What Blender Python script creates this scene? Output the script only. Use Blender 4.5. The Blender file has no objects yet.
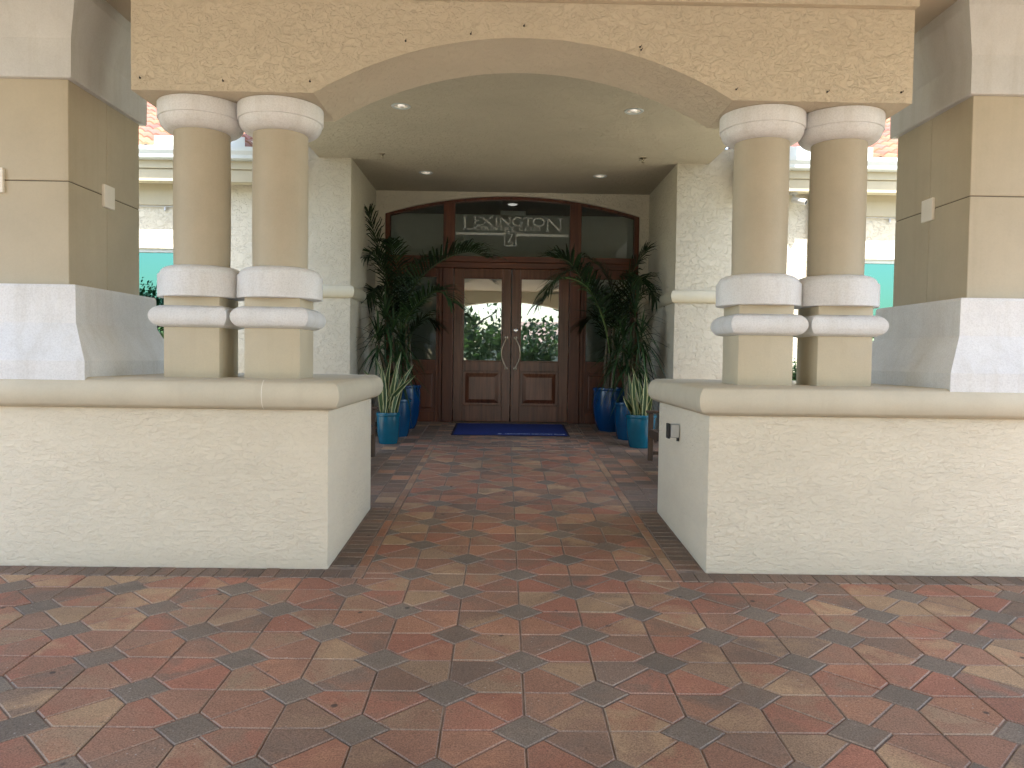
import bpy, bmesh, math, random
from mathutils import Vector, Matrix
random.seed(7)
R = math.radians
scene = bpy.context.scene
COL = scene.collection
SL = 0.0512                       # the paving rises gently towards the door
def fz(y): return SL * y

# ------------------------------------------------------------------ materials
def new_mat(name):
    m = bpy.data.materials.new(name); m.use_nodes = True
    nt = m.node_tree
    return m, nt, nt.nodes['Principled BSDF']
def N(nt, t, **kw):
    n = nt.nodes.new(t)
    for k, v in kw.items():
        if k in n.inputs: n.inputs[k].default_value = v
        else: setattr(n, k, v)
    return n
def ramp(nt, stops):
    n = nt.nodes.new('ShaderNodeValToRGB')
    e = n.color_ramp.elements
    while len(e) < len(stops): e.new(0.5)
    for el, (p, c) in zip(e, stops):
        el.position = p; el.color = (c, c, c, 1) if isinstance(c, (int, float)) else (*c, 1)
    return n
def coords(nt, scale=(1, 1, 1), kind='Object'):
    tc = nt.nodes.new('ShaderNodeTexCoord'); mp = nt.nodes.new('ShaderNodeMapping')
    mp.inputs['Scale'].default_value = scale
    nt.links.new(tc.outputs[kind], mp.inputs['Vector'])
    return mp.outputs['Vector']
def mixc(nt, fac, a, b, mode='MIX'):
    n = nt.nodes.new('ShaderNodeMix'); n.data_type = 'RGBA'; n.blend_type = mode
    for sock, v in ((n.inputs[0], fac), (n.inputs[6], a), (n.inputs[7], b)):
        if hasattr(v, 'is_output'): nt.links.new(v, sock)
        elif isinstance(v, (int, float)): sock.default_value = v
        else: sock.default_value = (*v, 1)
    return n.outputs[2]
def scl(c, k): return tuple(x * k for x in c)

def stucco(name, col, scale=13.0, strength=0.9, dist=0.02, stretch=1.9, base_dirt=None, line=.16):
    """knock-down stucco: trowelled plateaus with ridged edges over fine sand"""
    m, nt, b = new_mat(name)
    v = coords(nt, (1, 1, stretch))
    n1 = N(nt, 'ShaderNodeTexNoise', Scale=scale, Detail=4.0, Roughness=0.5, Distortion=0.7)
    n2 = N(nt, 'ShaderNodeTexNoise', Scale=scale * 8, Detail=3.0, Roughness=0.6)
    n3 = N(nt, 'ShaderNodeTexNoise', Scale=1.3, Detail=5.0, Roughness=0.6)
    n4 = N(nt, 'ShaderNodeTexNoise', Scale=1.4, Detail=3.0, Roughness=0.5)
    for n in (n1, n2, n3, n4): nt.links.new(v, n.inputs['Vector'])
    r1 = ramp(nt, [(0.36, 0.0), (0.42, .30), (0.425, .62), (0.50, .55), (0.54, .72), (0.545, 1.0), (0.64, .9)])
    nt.links.new(n1.outputs['Fac'], r1.inputs['Fac'])
    am = N(nt, 'ShaderNodeMapRange'); nt.links.new(n4.outputs['Fac'], am.inputs['Value'])
    am.inputs['From Min'].default_value = .35; am.inputs['From Max'].default_value = .65
    am.inputs['To Min'].default_value = .6; am.inputs['To Max'].default_value = 1.0
    mu = N(nt, 'ShaderNodeMath', operation='MULTIPLY'); nt.links.new(r1.outputs['Color'], mu.inputs[0]); nt.links.new(am.outputs[0], mu.inputs[1])
    ad = N(nt, 'ShaderNodeMath', operation='MULTIPLY_ADD'); nt.links.new(n2.outputs['Fac'], ad.inputs[0]); ad.inputs[1].default_value = 0.14
    nt.links.new(mu.outputs[0], ad.inputs[2])
    bp = N(nt, 'ShaderNodeBump', Strength=strength, Distance=dist)
    nt.links.new(ad.outputs[0], bp.inputs['Height']); nt.links.new(bp.outputs['Normal'], b.inputs['Normal'])
    r3 = ramp(nt, [(0.3, scl(col, 0.93)), (0.55, col), (0.75, tuple(min(1, c * 1.05) for c in col))])
    nt.links.new(n3.outputs['Fac'], r3.inputs['Fac'])
    # crevice shade painted as thin dark lines along the steps between plateaus
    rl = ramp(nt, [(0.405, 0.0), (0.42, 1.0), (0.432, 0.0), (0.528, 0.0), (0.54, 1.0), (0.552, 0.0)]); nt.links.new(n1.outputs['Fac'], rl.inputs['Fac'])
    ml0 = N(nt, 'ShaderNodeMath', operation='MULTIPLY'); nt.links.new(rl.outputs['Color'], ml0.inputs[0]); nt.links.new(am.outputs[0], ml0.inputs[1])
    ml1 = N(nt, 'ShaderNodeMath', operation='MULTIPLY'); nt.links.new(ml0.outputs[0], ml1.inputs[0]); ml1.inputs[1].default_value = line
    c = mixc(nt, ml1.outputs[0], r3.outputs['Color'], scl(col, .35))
    if base_dirt is not None:      # grime and splashback just above the paving
        tc = nt.nodes.new('ShaderNodeNewGeometry'); sx = nt.nodes.new('ShaderNodeSeparateXYZ')
        nt.links.new(tc.outputs['Position'], sx.inputs[0])
        mr = N(nt, 'ShaderNodeMapRange'); nt.links.new(sx.outputs['Z'], mr.inputs['Value'])
        mr.inputs['From Min'].default_value = base_dirt; mr.inputs['From Max'].default_value = base_dirt + .16
        mr.inputs['To Min'].default_value = .38; mr.inputs['To Max'].default_value = 0
        ml = N(nt, 'ShaderNodeMath', operation='MULTIPLY'); nt.links.new(mr.outputs[0], ml.inputs[0]); nt.links.new(n3.outputs['Fac'], ml.inputs[1])
        c = mixc(nt, ml.outputs[0], c, scl(col, .45))
    nt.links.new(c, b.inputs['Base Color'])
    b.inputs['Roughness'].default_value = 0.85; b.inputs['Specular IOR Level'].default_value = 0.25
    return m

def plaster(name, col, mott=0.10, bump=0.12, rough=0.6, streak=0.5):
    """smooth painted foam trim: faint mottling, rain streaks, fine sand"""
    m, nt, b = new_mat(name)
    v = coords(nt); vs = coords(nt, (9, 9, 0.6))
    n1 = N(nt, 'ShaderNodeTexNoise', Scale=2.4, Detail=6.0, Roughness=0.65)
    n2 = N(nt, 'ShaderNodeTexNoise', Scale=1.0, Detail=4.0, Roughness=0.6)
    n3 = N(nt, 'ShaderNodeTexNoise', Scale=160.0, Detail=2.0)
    n5 = N(nt, 'ShaderNodeTexNoise', Scale=22.0, Detail=3.0)
    for n in (n1, n3, n5): nt.links.new(v, n.inputs['Vector'])
    nt.links.new(vs, n2.inputs['Vector'])
    r1 = ramp(nt, [(0.3, scl(col, 1 - mott)), (0.7, tuple(min(1, c * (1 + mott * .5)) for c in col))])
    nt.links.new(n1.outputs['Fac'], r1.inputs['Fac'])
    r2 = ramp(nt, [(0.5, (1, 1, 1)), (0.8, (0.86, 0.84, 0.80))]); nt.links.new(n2.outputs['Fac'], r2.inputs['Fac'])
    c = mixc(nt, streak, r1.outputs['Color'], r2.outputs['Color'], 'MULTIPLY')
    n6 = N(nt, 'ShaderNodeTexNoise', Scale=95.0, Detail=3.0, Roughness=0.7); nt.links.new(v, n6.inputs['Vector'])
    r6 = ramp(nt, [(0.34, 1 - bump * .22), (0.55, 1.0), (0.7, 1 + bump * .06)]); nt.links.new(n6.outputs['Fac'], r6.inputs['Fac'])
    c = mixc(nt, 1.0, c, r6.outputs['Color'], 'MULTIPLY')
    nt.links.new(c, b.inputs['Base Color'])
    ad = N(nt, 'ShaderNodeMath', operation='ADD'); nt.links.new(n3.outputs['Fac'], ad.inputs[0]); nt.links.new(n5.outputs['Fac'], ad.inputs[1])
    bp = N(nt, 'ShaderNodeBump', Strength=bump, Distance=0.004)
    nt.links.new(ad.outputs[0], bp.inputs['Height']); nt.links.new(bp.outputs['Normal'], b.inputs['Normal'])
    b.inputs['Roughness'].default_value = rough; b.inputs['Specular IOR Level'].default_value = 0.3
    return m

def simple(name, col, rough=0.5, metal=0.0, var=0.12, vscale=8.0, spec=0.5):
    m, nt, b = new_mat(name)
    v = coords(nt)
    n = N(nt, 'ShaderNodeTexNoise', Scale=vscale, Detail=4.0); nt.links.new(v, n.inputs['Vector'])
    r = ramp(nt, [(0.3, scl(col, 1 - var)), (0.7, tuple(min(1, c * (1 + var)) for c in col))])
    nt.links.new(n.outputs['Fac'], r.inputs['Fac']); nt.links.new(r.outputs['Color'], b.inputs['Base Color'])
    b.inputs['Roughness'].default_value = rough; b.inputs['Metallic'].default_value = metal
    b.inputs['Specular IOR Level'].default_value = spec
    return m

def wood(name, dark, light, vertical=True, rough=0.38):
    m, nt, b = new_mat(name)
    v = coords(nt, (26, 26, 1.1) if vertical else (1.1, 26, 26))
    n = N(nt, 'ShaderNodeTexNoise', Scale=1.0, Detail=6.0, Roughness=0.6, Distortion=0.6); nt.links.new(v, n.inputs['Vector'])
    v2 = coords(nt, (1.2, 1.2, 0.8)); n2 = N(nt, 'ShaderNodeTexNoise', Scale=1.6, Detail=3.0); nt.links.new(v2, n2.inputs['Vector'])
    r = ramp(nt, [(0.3, dark), (0.52, tuple((a + c) / 2 for a, c in zip(dark, light))), (0.75, light)])
    nt.links.new(n.outputs['Fac'], r.inputs['Fac'])
    r2 = ramp(nt, [(0.3, 0.65), (0.7, 1.0)]); nt.links.new(n2.outputs['Fac'], r2.inputs['Fac'])
    c = mixc(nt, 1.0, r.outputs['Color'], r2.outputs['Color'], 'MULTIPLY')
    nt.links.new(c, b.inputs['Base Color'])
    b.inputs['Roughness'].default_value = rough
    bp = N(nt, 'ShaderNodeBump', Strength=0.1, Distance=0.002); nt.links.new(n.outputs['Fac'], bp.inputs['Height']); nt.links.new(bp.outputs['Normal'], b.inputs['Normal'])
    return m

def glass(name, fac, tint=(0.85, 0.9, 0.88), gl=(0.95, 1, 1)):
    m = bpy.data.materials.new(name); m.use_nodes = True; nt = m.node_tree
    nt.nodes.remove(nt.nodes['Principled BSDF'])
    out = nt.nodes['Material Output']
    t = N(nt, 'ShaderNodeBsdfTransparent'); t.inputs[0].default_value = (*tint, 1)
    g = N(nt, 'ShaderNodeBsdfGlossy'); g.inputs['Color'].default_value = (*gl, 1); g.inputs['Roughness'].default_value = 0.006
    v = coords(nt); n = N(nt, 'ShaderNodeTexNoise', Scale=1.4, Detail=1.0); nt.links.new(v, n.inputs['Vector'])
    bp = N(nt, 'ShaderNodeBump', Strength=0.02, Distance=0.01); nt.links.new(n.outputs['Fac'], bp.inputs['Height']); nt.links.new(bp.outputs['Normal'], g.inputs['Normal'])
    mx = N(nt, 'ShaderNodeMixShader'); mx.inputs[0].default_value = fac
    nt.links.new(t.outputs[0], mx.inputs[1]); nt.links.new(g.outputs[0], mx.inputs[2]); nt.links.new(mx.outputs[0], out.inputs['Surface'])
    return m

def leafmat(name, rough=0.45, trans=0.25, att='tone'):
    m, nt, b = new_mat(name)
    a = N(nt, 'ShaderNodeAttribute', attribute_name=att)
    nt.links.new(a.outputs['Color'], b.inputs['Base Color'])
    b.inputs['Roughness'].default_value = rough; b.inputs['Specular IOR Level'].default_value = 0.4
    tr = N(nt, 'ShaderNodeBsdfTranslucent'); nt.links.new(a.outputs['Color'], tr.inputs['Color'])
    mx = N(nt, 'ShaderNodeMixShader'); mx.inputs[0].default_value = trans
    out = nt.nodes['Material Output']
    nt.links.new(b.outputs[0], mx.inputs[1]); nt.links.new(tr.outputs[0], mx.inputs[2]); nt.links.new(mx.outputs[0], out.inputs['Surface'])
    return m

def emit(name, col, s):
    m, nt, b = new_mat(name)
    b.inputs['Emission Color'].default_value = (*col, 1); b.inputs['Emission Strength'].default_value = s
    b.inputs['Base Color'].default_value = (.8, .8, .8, 1)
    return m

def paver_mat():
    m, nt, b = new_mat('concrete paver blend')
    a1 = N(nt, 'ShaderNodeAttribute', attribute_name='tone'); a2 = N(nt, 'ShaderNodeAttribute', attribute_name='tone2')
    v = coords(nt)
    n = N(nt, 'ShaderNodeTexNoise', Scale=4.2, Detail=6.0, Roughness=0.62, Distortion=0.7); nt.links.new(v, n.inputs['Vector'])
    r = ramp(nt, [(0.40, 0.0), (0.60, 1.0)]); nt.links.new(n.outputs['Fac'], r.inputs['Fac'])
    c = mixc(nt, r.outputs['Color'], a1.outputs['Color'], a2.outputs['Color'])
    n2 = N(nt, 'ShaderNodeTexNoise', Scale=150.0, Detail=3.0, Roughness=0.7); nt.links.new(v, n2.inputs['Vector'])
    r2 = ramp(nt, [(0.3, 0.50), (0.5, 0.98), (0.70, 1.40)]); nt.links.new(n2.outputs['Fac'], r2.inputs['Fac'])
    c = mixc(nt, 1.0, c, r2.outputs['Color'], 'MULTIPLY')
    n3 = N(nt, 'ShaderNodeTexVoronoi', Scale=26.0); nt.links.new(v, n3.inputs['Vector'])
    r3 = ramp(nt, [(0.07, 1.0), (0.12, 0.0)]); nt.links.new(n3.outputs['Distance'], r3.inputs['Fac'])
    n4 = N(nt, 'ShaderNodeTexNoise', Scale=3.0, Detail=3.0); nt.links.new(v, n4.inputs['Vector'])
    r4 = ramp(nt, [(0.48, 0.0), (0.62, 1.0)]); nt.links.new(n4.outputs['Fac'], r4.inputs['Fac'])
    mu = N(nt, 'ShaderNodeMath', operation='MULTIPLY'); nt.links.new(r3.outputs['Color'], mu.inputs[0]); nt.links.new(r4.outputs['Color'], mu.inputs[1])
    mu2 = N(nt, 'ShaderNodeMath', operation='MULTIPLY'); nt.links.new(mu.outputs[0], mu2.inputs[0]); mu2.inputs[1].default_value = .75
    c = mixc(nt, mu2.outputs[0], c, (0.5, 0.46, 0.42))
    # large soft stains and tyre grime
    n5 = N(nt, 'ShaderNodeTexNoise', Scale=0.8, Detail=5.0, Roughness=0.6); nt.links.new(v, n5.inputs['Vector'])
    r5 = ramp(nt, [(0.35, 0.78), (0.6, 1.06)]); nt.links.new(n5.outputs['Fac'], r5.inputs['Fac'])
    c = mixc(nt, 1.0, c, r5.outputs['Color'], 'MULTIPLY')
    n6 = N(nt, 'ShaderNodeTexVoronoi', Scale=3.1); nt.links.new(v, n6.inputs['Vector'])
    r6 = ramp(nt, [(0.035, 0.8), (0.06, 0.0)]); nt.links.new(n6.outputs['Distance'], r6.inputs['Fac'])
    c = mixc(nt, r6.outputs['Color'], c, (0.05, 0.04, 0.035))
    nt.links.new(c, b.inputs['Base Color'])
    bp = N(nt, 'ShaderNodeBump', Strength=0.35, Distance=0.002); nt.links.new(n2.outputs['Fac'], bp.inputs['Height']); nt.links.new(bp.outputs['Normal'], b.inputs['Normal'])
    b.inputs['Roughness'].default_value = 0.75; b.inputs['Specular IOR Level'].default_value = 0.35
    return m

M = dict(
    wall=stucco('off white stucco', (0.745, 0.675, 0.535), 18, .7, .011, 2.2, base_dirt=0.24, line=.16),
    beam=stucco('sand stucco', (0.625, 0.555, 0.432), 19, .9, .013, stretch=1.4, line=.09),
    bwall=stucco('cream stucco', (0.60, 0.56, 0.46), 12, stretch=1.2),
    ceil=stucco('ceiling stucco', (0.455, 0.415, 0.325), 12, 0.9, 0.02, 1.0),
    cap=plaster('beige coping paint', (0.60, 0.55, 0.43), .08, .15, .55, .35),
    shaft=plaster('tan column paint', (0.485, 0.435, 0.335), .09, .15, .6, .4),
    block=plaster('tan pedestal paint', (0.56, 0.50, 0.375), .08, .2, .6, .4),
    pier=plaster('tan pier paint', (0.50, 0.445, 0.335), .08, .15, .6, .5),
    white=plaster('white trim paint', (0.78, 0.795, 0.81), .09, .5, .55, .85),
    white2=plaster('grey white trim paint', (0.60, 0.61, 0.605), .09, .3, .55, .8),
    fascia=plaster('cream eave paint', (0.40, 0.36, 0.26), .05, .1, .5, .4),
    joint=simple('shadow joint', (0.10, 0.085, 0.065), .9),
    trim=plaster('cream fascia paint', (0.58, 0.54, 0.42), .05, .1, .5, .4),
    porch=plaster('porch ceiling paint', (0.50, 0.44, 0.34), .04, .1, .7, .1),
    gutter=simple('white gutter metal', (0.48, 0.52, 0.52), .35, var=.03),
    tile=leafmat('terracotta tile', .75, 0.0),
    rooftile=simple('house roof tile', (0.30, 0.15, 0.11), .7, var=.35, vscale=4),
    wood=wood('mahogany upright', (0.046, 0.010, 0.004), (0.18, 0.050, 0.018)),
    woodh=wood('mahogany rail', (0.055, 0.013, 0.005), (0.20, 0.057, 0.020), False),
    wooddoor=wood('mahogany door', (0.060, 0.020, 0.010), (0.20, 0.074, 0.038), True, .26),
    panel=wood('mahogany panel', (0.080, 0.028, 0.015), (0.25, 0.096, 0.052), True, .24),
    bench=wood('weathered bench wood', (0.045, 0.028, 0.018), (0.13, 0.085, 0.055), True, .7),
    glass=glass('door glass', 0.36, gl=(.84, .96, 1)),
    glasst=glass('transom glass', 0.075),
    teal=glass('teal window glass', 0.72, (0.04, 0.12, 0.115), (0.085, 0.24, 0.225)),
    letter=simple('frosted lettering', (0.46, 0.485, 0.46), .8, var=.05),
    brass=simple('aged brass', (0.42, 0.36, 0.28), .28, 1.0),
    chrome=simple('brushed nickel', (0.75, 0.73, 0.70), .25, 1.0, var=.05),
    bronze=simple('dark bronze', (0.10, 0.075, 0.055), .45, .7),
    black=simple('black iron', (0.015, 0.015, 0.015), .5),
    greybox=simple('grey device casing', (0.42, 0.43, 0.44), .35, .3, var=.05),
    pale=simple('pale grey plastic', (0.50, 0.50, 0.48), .4, var=.03),
    plate=plaster('square plaque paint', (0.84, 0.81, 0.73), .05, .1, .5, .2),
    teal_pot=simple('turquoise glaze', (0.003, 0.10, 0.16), .22, var=.22, vscale=5),
    mid_pot=simple('mid blue glaze', (0.003, 0.055, 0.13), .2, var=.22, vscale=5),
    deep_pot=simple('deep blue glaze', (0.002, 0.043, 0.135), .2, var=.22, vscale=5),
    soil=simple('potting soil', (0.03, 0.022, 0.015), .95, var=.5, vscale=60),
    mat=simple('blue mat pile', (0.004, 0.022, 0.16), .9, var=.3, vscale=40),
    matedge=simple('mat rubber edge', (0.004, 0.006, 0.03), .7),
    mattext=simple('mat lettering', (0.32, 0.38, 0.50), .9, var=.2, vscale=50),
    interior=simple('lobby wall paint', (0.60, 0.68, 0.65), .8, var=.03),
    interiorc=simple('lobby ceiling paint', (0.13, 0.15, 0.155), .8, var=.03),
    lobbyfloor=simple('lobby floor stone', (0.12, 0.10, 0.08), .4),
    bulb=emit('lamp bulb', (1, 0.93, 0.82), .22),
    lobbylamp=emit('lobby lamp', (1, 0.95, 0.88), .12),
    leaf=leafmat('plant leaf'), treeleaf=leafmat('tree leaf', .55, .3),
    bark=simple('bark', (0.10, 0.075, 0.055), .9, var=.3, vscale=20),
    cane=simple('cane bark', (0.14, 0.115, 0.08), .85, var=.3, vscale=30),
    paver=paver_mat(),
    sand=simple('joint sand', (0.22, 0.17, 0.135), .95, var=.35, vscale=9),
    lawn=simple('lawn', (0.10, 0.105, 0.05), .9, var=.35, vscale=3),
    concrete=simple('pale bounce ground', (0.50, 0.46, 0.36), .9, var=.15, vscale=3),  # pale tone chosen to throw sunlight up at the canopy ceiling
    drive=simple('sunlit driveway', (0.46, 0.38, 0.31), .9, var=.2, vscale=2),
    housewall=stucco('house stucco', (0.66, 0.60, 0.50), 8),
    houseglass=simple('dark window', (0.03, 0.035, 0.04), .1),
)

# ------------------------------------------------------------------ object helpers
WL = {}
def thing(name, label, cat, loc=(0, 0, 0), group=None):
    o = bpy.data.objects.new(name, None); COL.objects.link(o)
    o.empty_display_size = .2; o.location = loc; WL[o.name] = Vector(loc)
    return tag(o, label, cat, group)
def tag(o, label, cat, group=None, kind='thing'):
    o['label'] = label; o['category'] = cat; o['kind'] = kind
    if group: o['group'] = group
    return o
class MB:
    """collects shapes in world coordinates; build() links them as one mesh object"""
    def __init__(s): s.v = []; s.f = []; s.mi = []; s.c = []; s.c2 = []
    def add(s, vs, fs, mi=0, c=None, c2=None):
        k = len(s.v); s.v += [tuple(v) for v in vs]
        for f in fs:
            s.f.append([i + k for i in f]); s.mi.append(mi); s.c.append(c); s.c2.append(c2 if c2 else c)
        return s
    def box(s, x0, x1, y0, y1, z0, z1, bev=0.0, mi=0, seg=2):
        if bev <= 0:
            vs = [(x, y, z) for z in (z0, z1) for y in (y0, y1) for x in (x0, x1)]
            return s.add(vs, [(0, 2, 3, 1), (4, 5, 7, 6), (0, 1, 5, 4), (2, 6, 7, 3), (0, 4, 6, 2), (1, 3, 7, 5)], mi)
        bm = bmesh.new(); bmesh.ops.create_cube(bm, size=1)
        for v in bm.verts: v.co = Vector(((x0 + x1) / 2 + v.co.x * (x1 - x0), (y0 + y1) / 2 + v.co.y * (y1 - y0), (z0 + z1) / 2 + v.co.z * (z1 - z0)))
        bmesh.ops.bevel(bm, geom=bm.edges[:], offset=bev, segments=seg, affect='EDGES', profile=.5)
        return s.bm(bm, mi)
    def bm(s, bm, mi=0):
        bm.verts.index_update()
        s.add([v.co for v in bm.verts], [[v.index for v in f.verts] for f in bm.faces], mi); bm.free(); return s
    def obox(s, c, ax, half, bev=0.0, mi=0):
        """box with its own axes ax=(u,v,w)"""
        t = MB().box(-half[0], half[0], -half[1], half[1], -half[2], half[2], bev)
        u, v, w = [Vector(a).normalized() for a in ax]; c = Vector(c)
        return s.add([c + u * p[0] + v * p[1] + w * p[2] for p in t.v], t.f, mi)
    def lathe(s, prof, cx, cy, seg=48, mi=0, capb=True, capt=True, cz=0, m=None):
        k = []
        for r, z in prof:
            for i in range(seg):
                a = 2 * math.pi * i / seg; k.append((cx + r * math.cos(a), cy + r * math.sin(a), cz + z))
        fs = []
        for j in range(len(prof) - 1):
            for i in range(seg):
                n = (i + 1) % seg; fs.append((j * seg + i, j * seg + n, (j + 1) * seg + n, (j + 1) * seg + i))
        if capb: fs.append(tuple(reversed(range(seg))))
        if capt: fs.append(tuple((len(prof) - 1) * seg + i for i in range(seg)))
        if m is not None: k = [m @ Vector(p) for p in k]
        return s.add(k, fs, mi)
    def rects(s, rows, mi=0, capb=True, capt=True):
        """loft through rectangles (x0,x1,y0,y1,z)"""
        k = []
        for x0, x1, y0, y1, z in rows: k += [(x0, y0, z), (x1, y0, z), (x1, y1, z), (x0, y1, z)]
        fs = []
        for j in range(len(rows) - 1):
            for i in range(4):
                n = (i + 1) % 4; fs.append((j * 4 + i, j * 4 + n, j * 4 + 4 + n, j * 4 + 4 + i))
        if capb: fs.append((3, 2, 1, 0))
        if capt: q = len(rows) * 4 - 4; fs.append((q, q + 1, q + 2, q + 3))
        return s.add(k, fs, mi)
    def prism_y(s, poly, y0, y1, mi=0):
        """outline in x,z pushed along y"""
        n = len(poly)
        k = [(x, y0, z) for x, z in poly] + [(x, y1, z) for x, z in poly]
        fs = [tuple(range(n)), tuple(reversed(range(n, 2 * n)))]
        fs += [(i, n + i, n + (i + 1) % n, (i + 1) % n) for i in range(n)]
        return s.add(k, fs, mi)
    def tube(s, pts, r, seg=8, mi=0, cap=True):
        pts = [Vector(p) for p in pts]; n = len(pts)
        rr = r if isinstance(r, (list, tuple)) else [r] * n
        k = []; ref = Vector((0.31, 0.2, 0.93)).normalized()
        for i, p in enumerate(pts):
            d = (pts[min(i + 1, n - 1)] - pts[max(i - 1, 0)]).normalized()
            if abs(d.dot(ref)) > .97: ref = Vector((1, 0.1, 0))
            u = d.cross(ref).normalized(); w = d.cross(u)
            for j in range(seg):
                a = 2 * math.pi * j / seg; k.append(p + (u * math.cos(a) + w * math.sin(a)) * rr[i])
        fs = []
        for i in range(n - 1):
            for j in range(seg):
                q = (j + 1) % seg; fs.append((i * seg + j, i * seg + q, i * seg + seg + q, i * seg + seg + j))
        if cap: fs.append(tuple(reversed(range(seg)))); fs.append(tuple((n - 1) * seg + j for j in range(seg)))
        return s.add(k, fs, mi)
    def build(s, name, mat, parent=None, loc=(0, 0, 0), smooth=None, fix=True, label=None):
        org = WL[parent.name] if parent else Vector(loc)
        gp = parent
        me = bpy.data.meshes.new(name)
        me.from_pydata([tuple(Vector(v) - org) for v in s.v], [], s.f)
        for m in (mat if isinstance(mat, (list, tuple)) else [mat]): me.materials.append(m)
        me.polygons.foreach_set('material_index', s.mi)
        for nm, cs in (('tone', s.c), ('tone2', s.c2)):
            if any(c is not None for c in cs):
                at = me.attributes.new(nm, 'FLOAT_COLOR', 'CORNER'); buf = []
                for f, c in zip(s.f, cs):
                    buf += list((*(c or (.5, .5, .5)), 1)) * len(f)
                at.data.foreach_set('color', buf)
        if fix:
            b = bmesh.new(); b.from_mesh(me); bmesh.ops.recalc_face_normals(b, faces=b.faces); b.to_mesh(me); b.free()
        if smooth is not None:
            me.shade_smooth(); me.set_sharp_from_angle(angle=R(smooth))
        o = bpy.data.objects.new(name, me); COL.objects.link(o)
        if parent: o.parent = parent; WL[o.name] = org.copy()
        else: o.location = org; WL[o.name] = org.copy()
        if label: o['label'] = label
        return o
def dup(root, loc, label, rotz=0, sc=None):
    r = root.copy(); COL.objects.link(r); r.location = loc; r['label'] = label
    if rotz: r.rotation_euler = (0, 0, rotz)
    if sc: r.scale = sc
    WL[r.name] = Vector(loc)
    for ch in list(root.children):
        c = ch.copy(); COL.objects.link(c); c.parent = r
        for g in list(ch.children):
            d = g.copy(); COL.objects.link(d); d.parent = c
    return r
def struct(o): o['kind'] = 'structure'; return o

# ------------------------------------------------------------------ ground
mb = MB(); ys = [-160, -80, -30, -14, -5, -2, 2, 6, 10, 12.4, 14, 30, 60]; xs = [-160, -60, -20, -8, -4, 0, 4, 8, 20, 60, 160]
for y in ys:
    for x in xs: mb.v.append((x, y, SL * min(max(y, -5), 12.4) - .03))
for j in range(len(ys) - 1):
    for i in range(len(xs) - 1):
        a = j * len(xs) + i; mb.f.append([a, a + 1, a + 1 + len(xs), a + len(xs)]); mb.mi.append(0); mb.c.append(None); mb.c2.append(None)
struct(mb.build('ground', M['lawn'], fix=False))
mb = MB(); z = SL * -5 - .012
mb.add([(-26, -15, z), (26, -15, z), (26, -4.0, z), (-26, -4.0, z)], [(0, 1, 2, 3)])
struct(mb.build('driveway', M['drive'], fix=False))

for sx in (-1, 1):                                         # pale sheets added in the side yards to bounce sun onto the canopy ceiling
    mb = MB(); a, b = sorted((sx * 3.3, sx * 11))
    mb.add([(a, 6.3, fz(6.3) - .012), (b, 6.3, fz(6.3) - .012), (b, 10.4, fz(10.4) - .012), (a, 10.4, fz(10.4) - .012)], [(0, 1, 2, 3)])
    struct(mb.build('side_bounce_sheet', M['concrete'], fix=False))
# ------------------------------------------------------------------ brick paving: every paver modelled inside one sheet
PAL = [((0.325, 0.140, 0.095), 4.8), ((0.285, 0.152, 0.104), 3.6), ((0.385, 0.262, 0.160), 2.2), ((0.235, 0.146, 0.104), 2.8),
       ((0.175, 0.130, 0.103), 1.7), ((0.375, 0.190, 0.118), 1.8), ((0.300, 0.208, 0.138), 1.8)]
DIA = [((0.195, 0.158, 0.128), 3), ((0.165, 0.136, 0.112), 2), ((0.220, 0.180, 0.145), 1), ((0.205, 0.150, 0.116), 1)]
BRK = [((0.165, 0.116, 0.092), 3), ((0.130, 0.098, 0.080), 2), ((0.210, 0.128, 0.094), 1.4), ((0.190, 0.138, 0.106), 1)]
EDG = [((0.35, 0.155, 0.09), 2), ((0.37, 0.24, 0.15), 2), ((0.29, 0.17, 0.115), 2), ((0.18, 0.125, 0.095), 1)]
def pick(p):
    c = random.choices([q[0] for q in p], [q[1] for q in p])[0]; k = random.uniform(1.0, 1.28)
    return tuple(x * k for x in c)
def clip(poly, nx, ny, d):
    """keep the part where nx*x+ny*y<=d"""
    out = []
    for i in range(len(poly)):
        a, b = poly[i], poly[(i + 1) % len(poly)]
        da, db = nx * a[0] + ny * a[1] - d, nx * b[0] + ny * b[1] - d
        if da <= 0: out.append(a)
        if (da < 0 < db) or (db < 0 < da):
            t = da / (da - db); out.append((a[0] + t * (b[0] - a[0]), a[1] + t * (b[1] - a[1])))
    return out
def clean(p):
    q = []
    for a in p:
        if not q or math.hypot(a[0] - q[-1][0], a[1] - q[-1][1]) > 1e-4: q.append(a)
    if len(q) > 1 and math.hypot(q[0][0] - q[-1][0], q[0][1] - q[-1][1]) < 1e-4: q.pop()
    return q
def area(p): return .5 * sum(p[i][0] * p[(i + 1) % len(p)][1] - p[(i + 1) % len(p)][0] * p[i][1] for i in range(len(p)))
def inset(p, d):
    q = p
    for i in range(len(p)):
        a, b = p[i], p[(i + 1) % len(p)]
        L = math.hypot(b[0] - a[0], b[1] - a[1])
        if L < 1e-5: continue
        nx, ny = (b[1] - a[1]) / L, -(b[0] - a[0]) / L
        q = clip(q, nx, ny, nx * a[0] + ny * a[1] - d)
        if len(q) < 3: return []
    return clean(q)
pv = MB()
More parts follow.
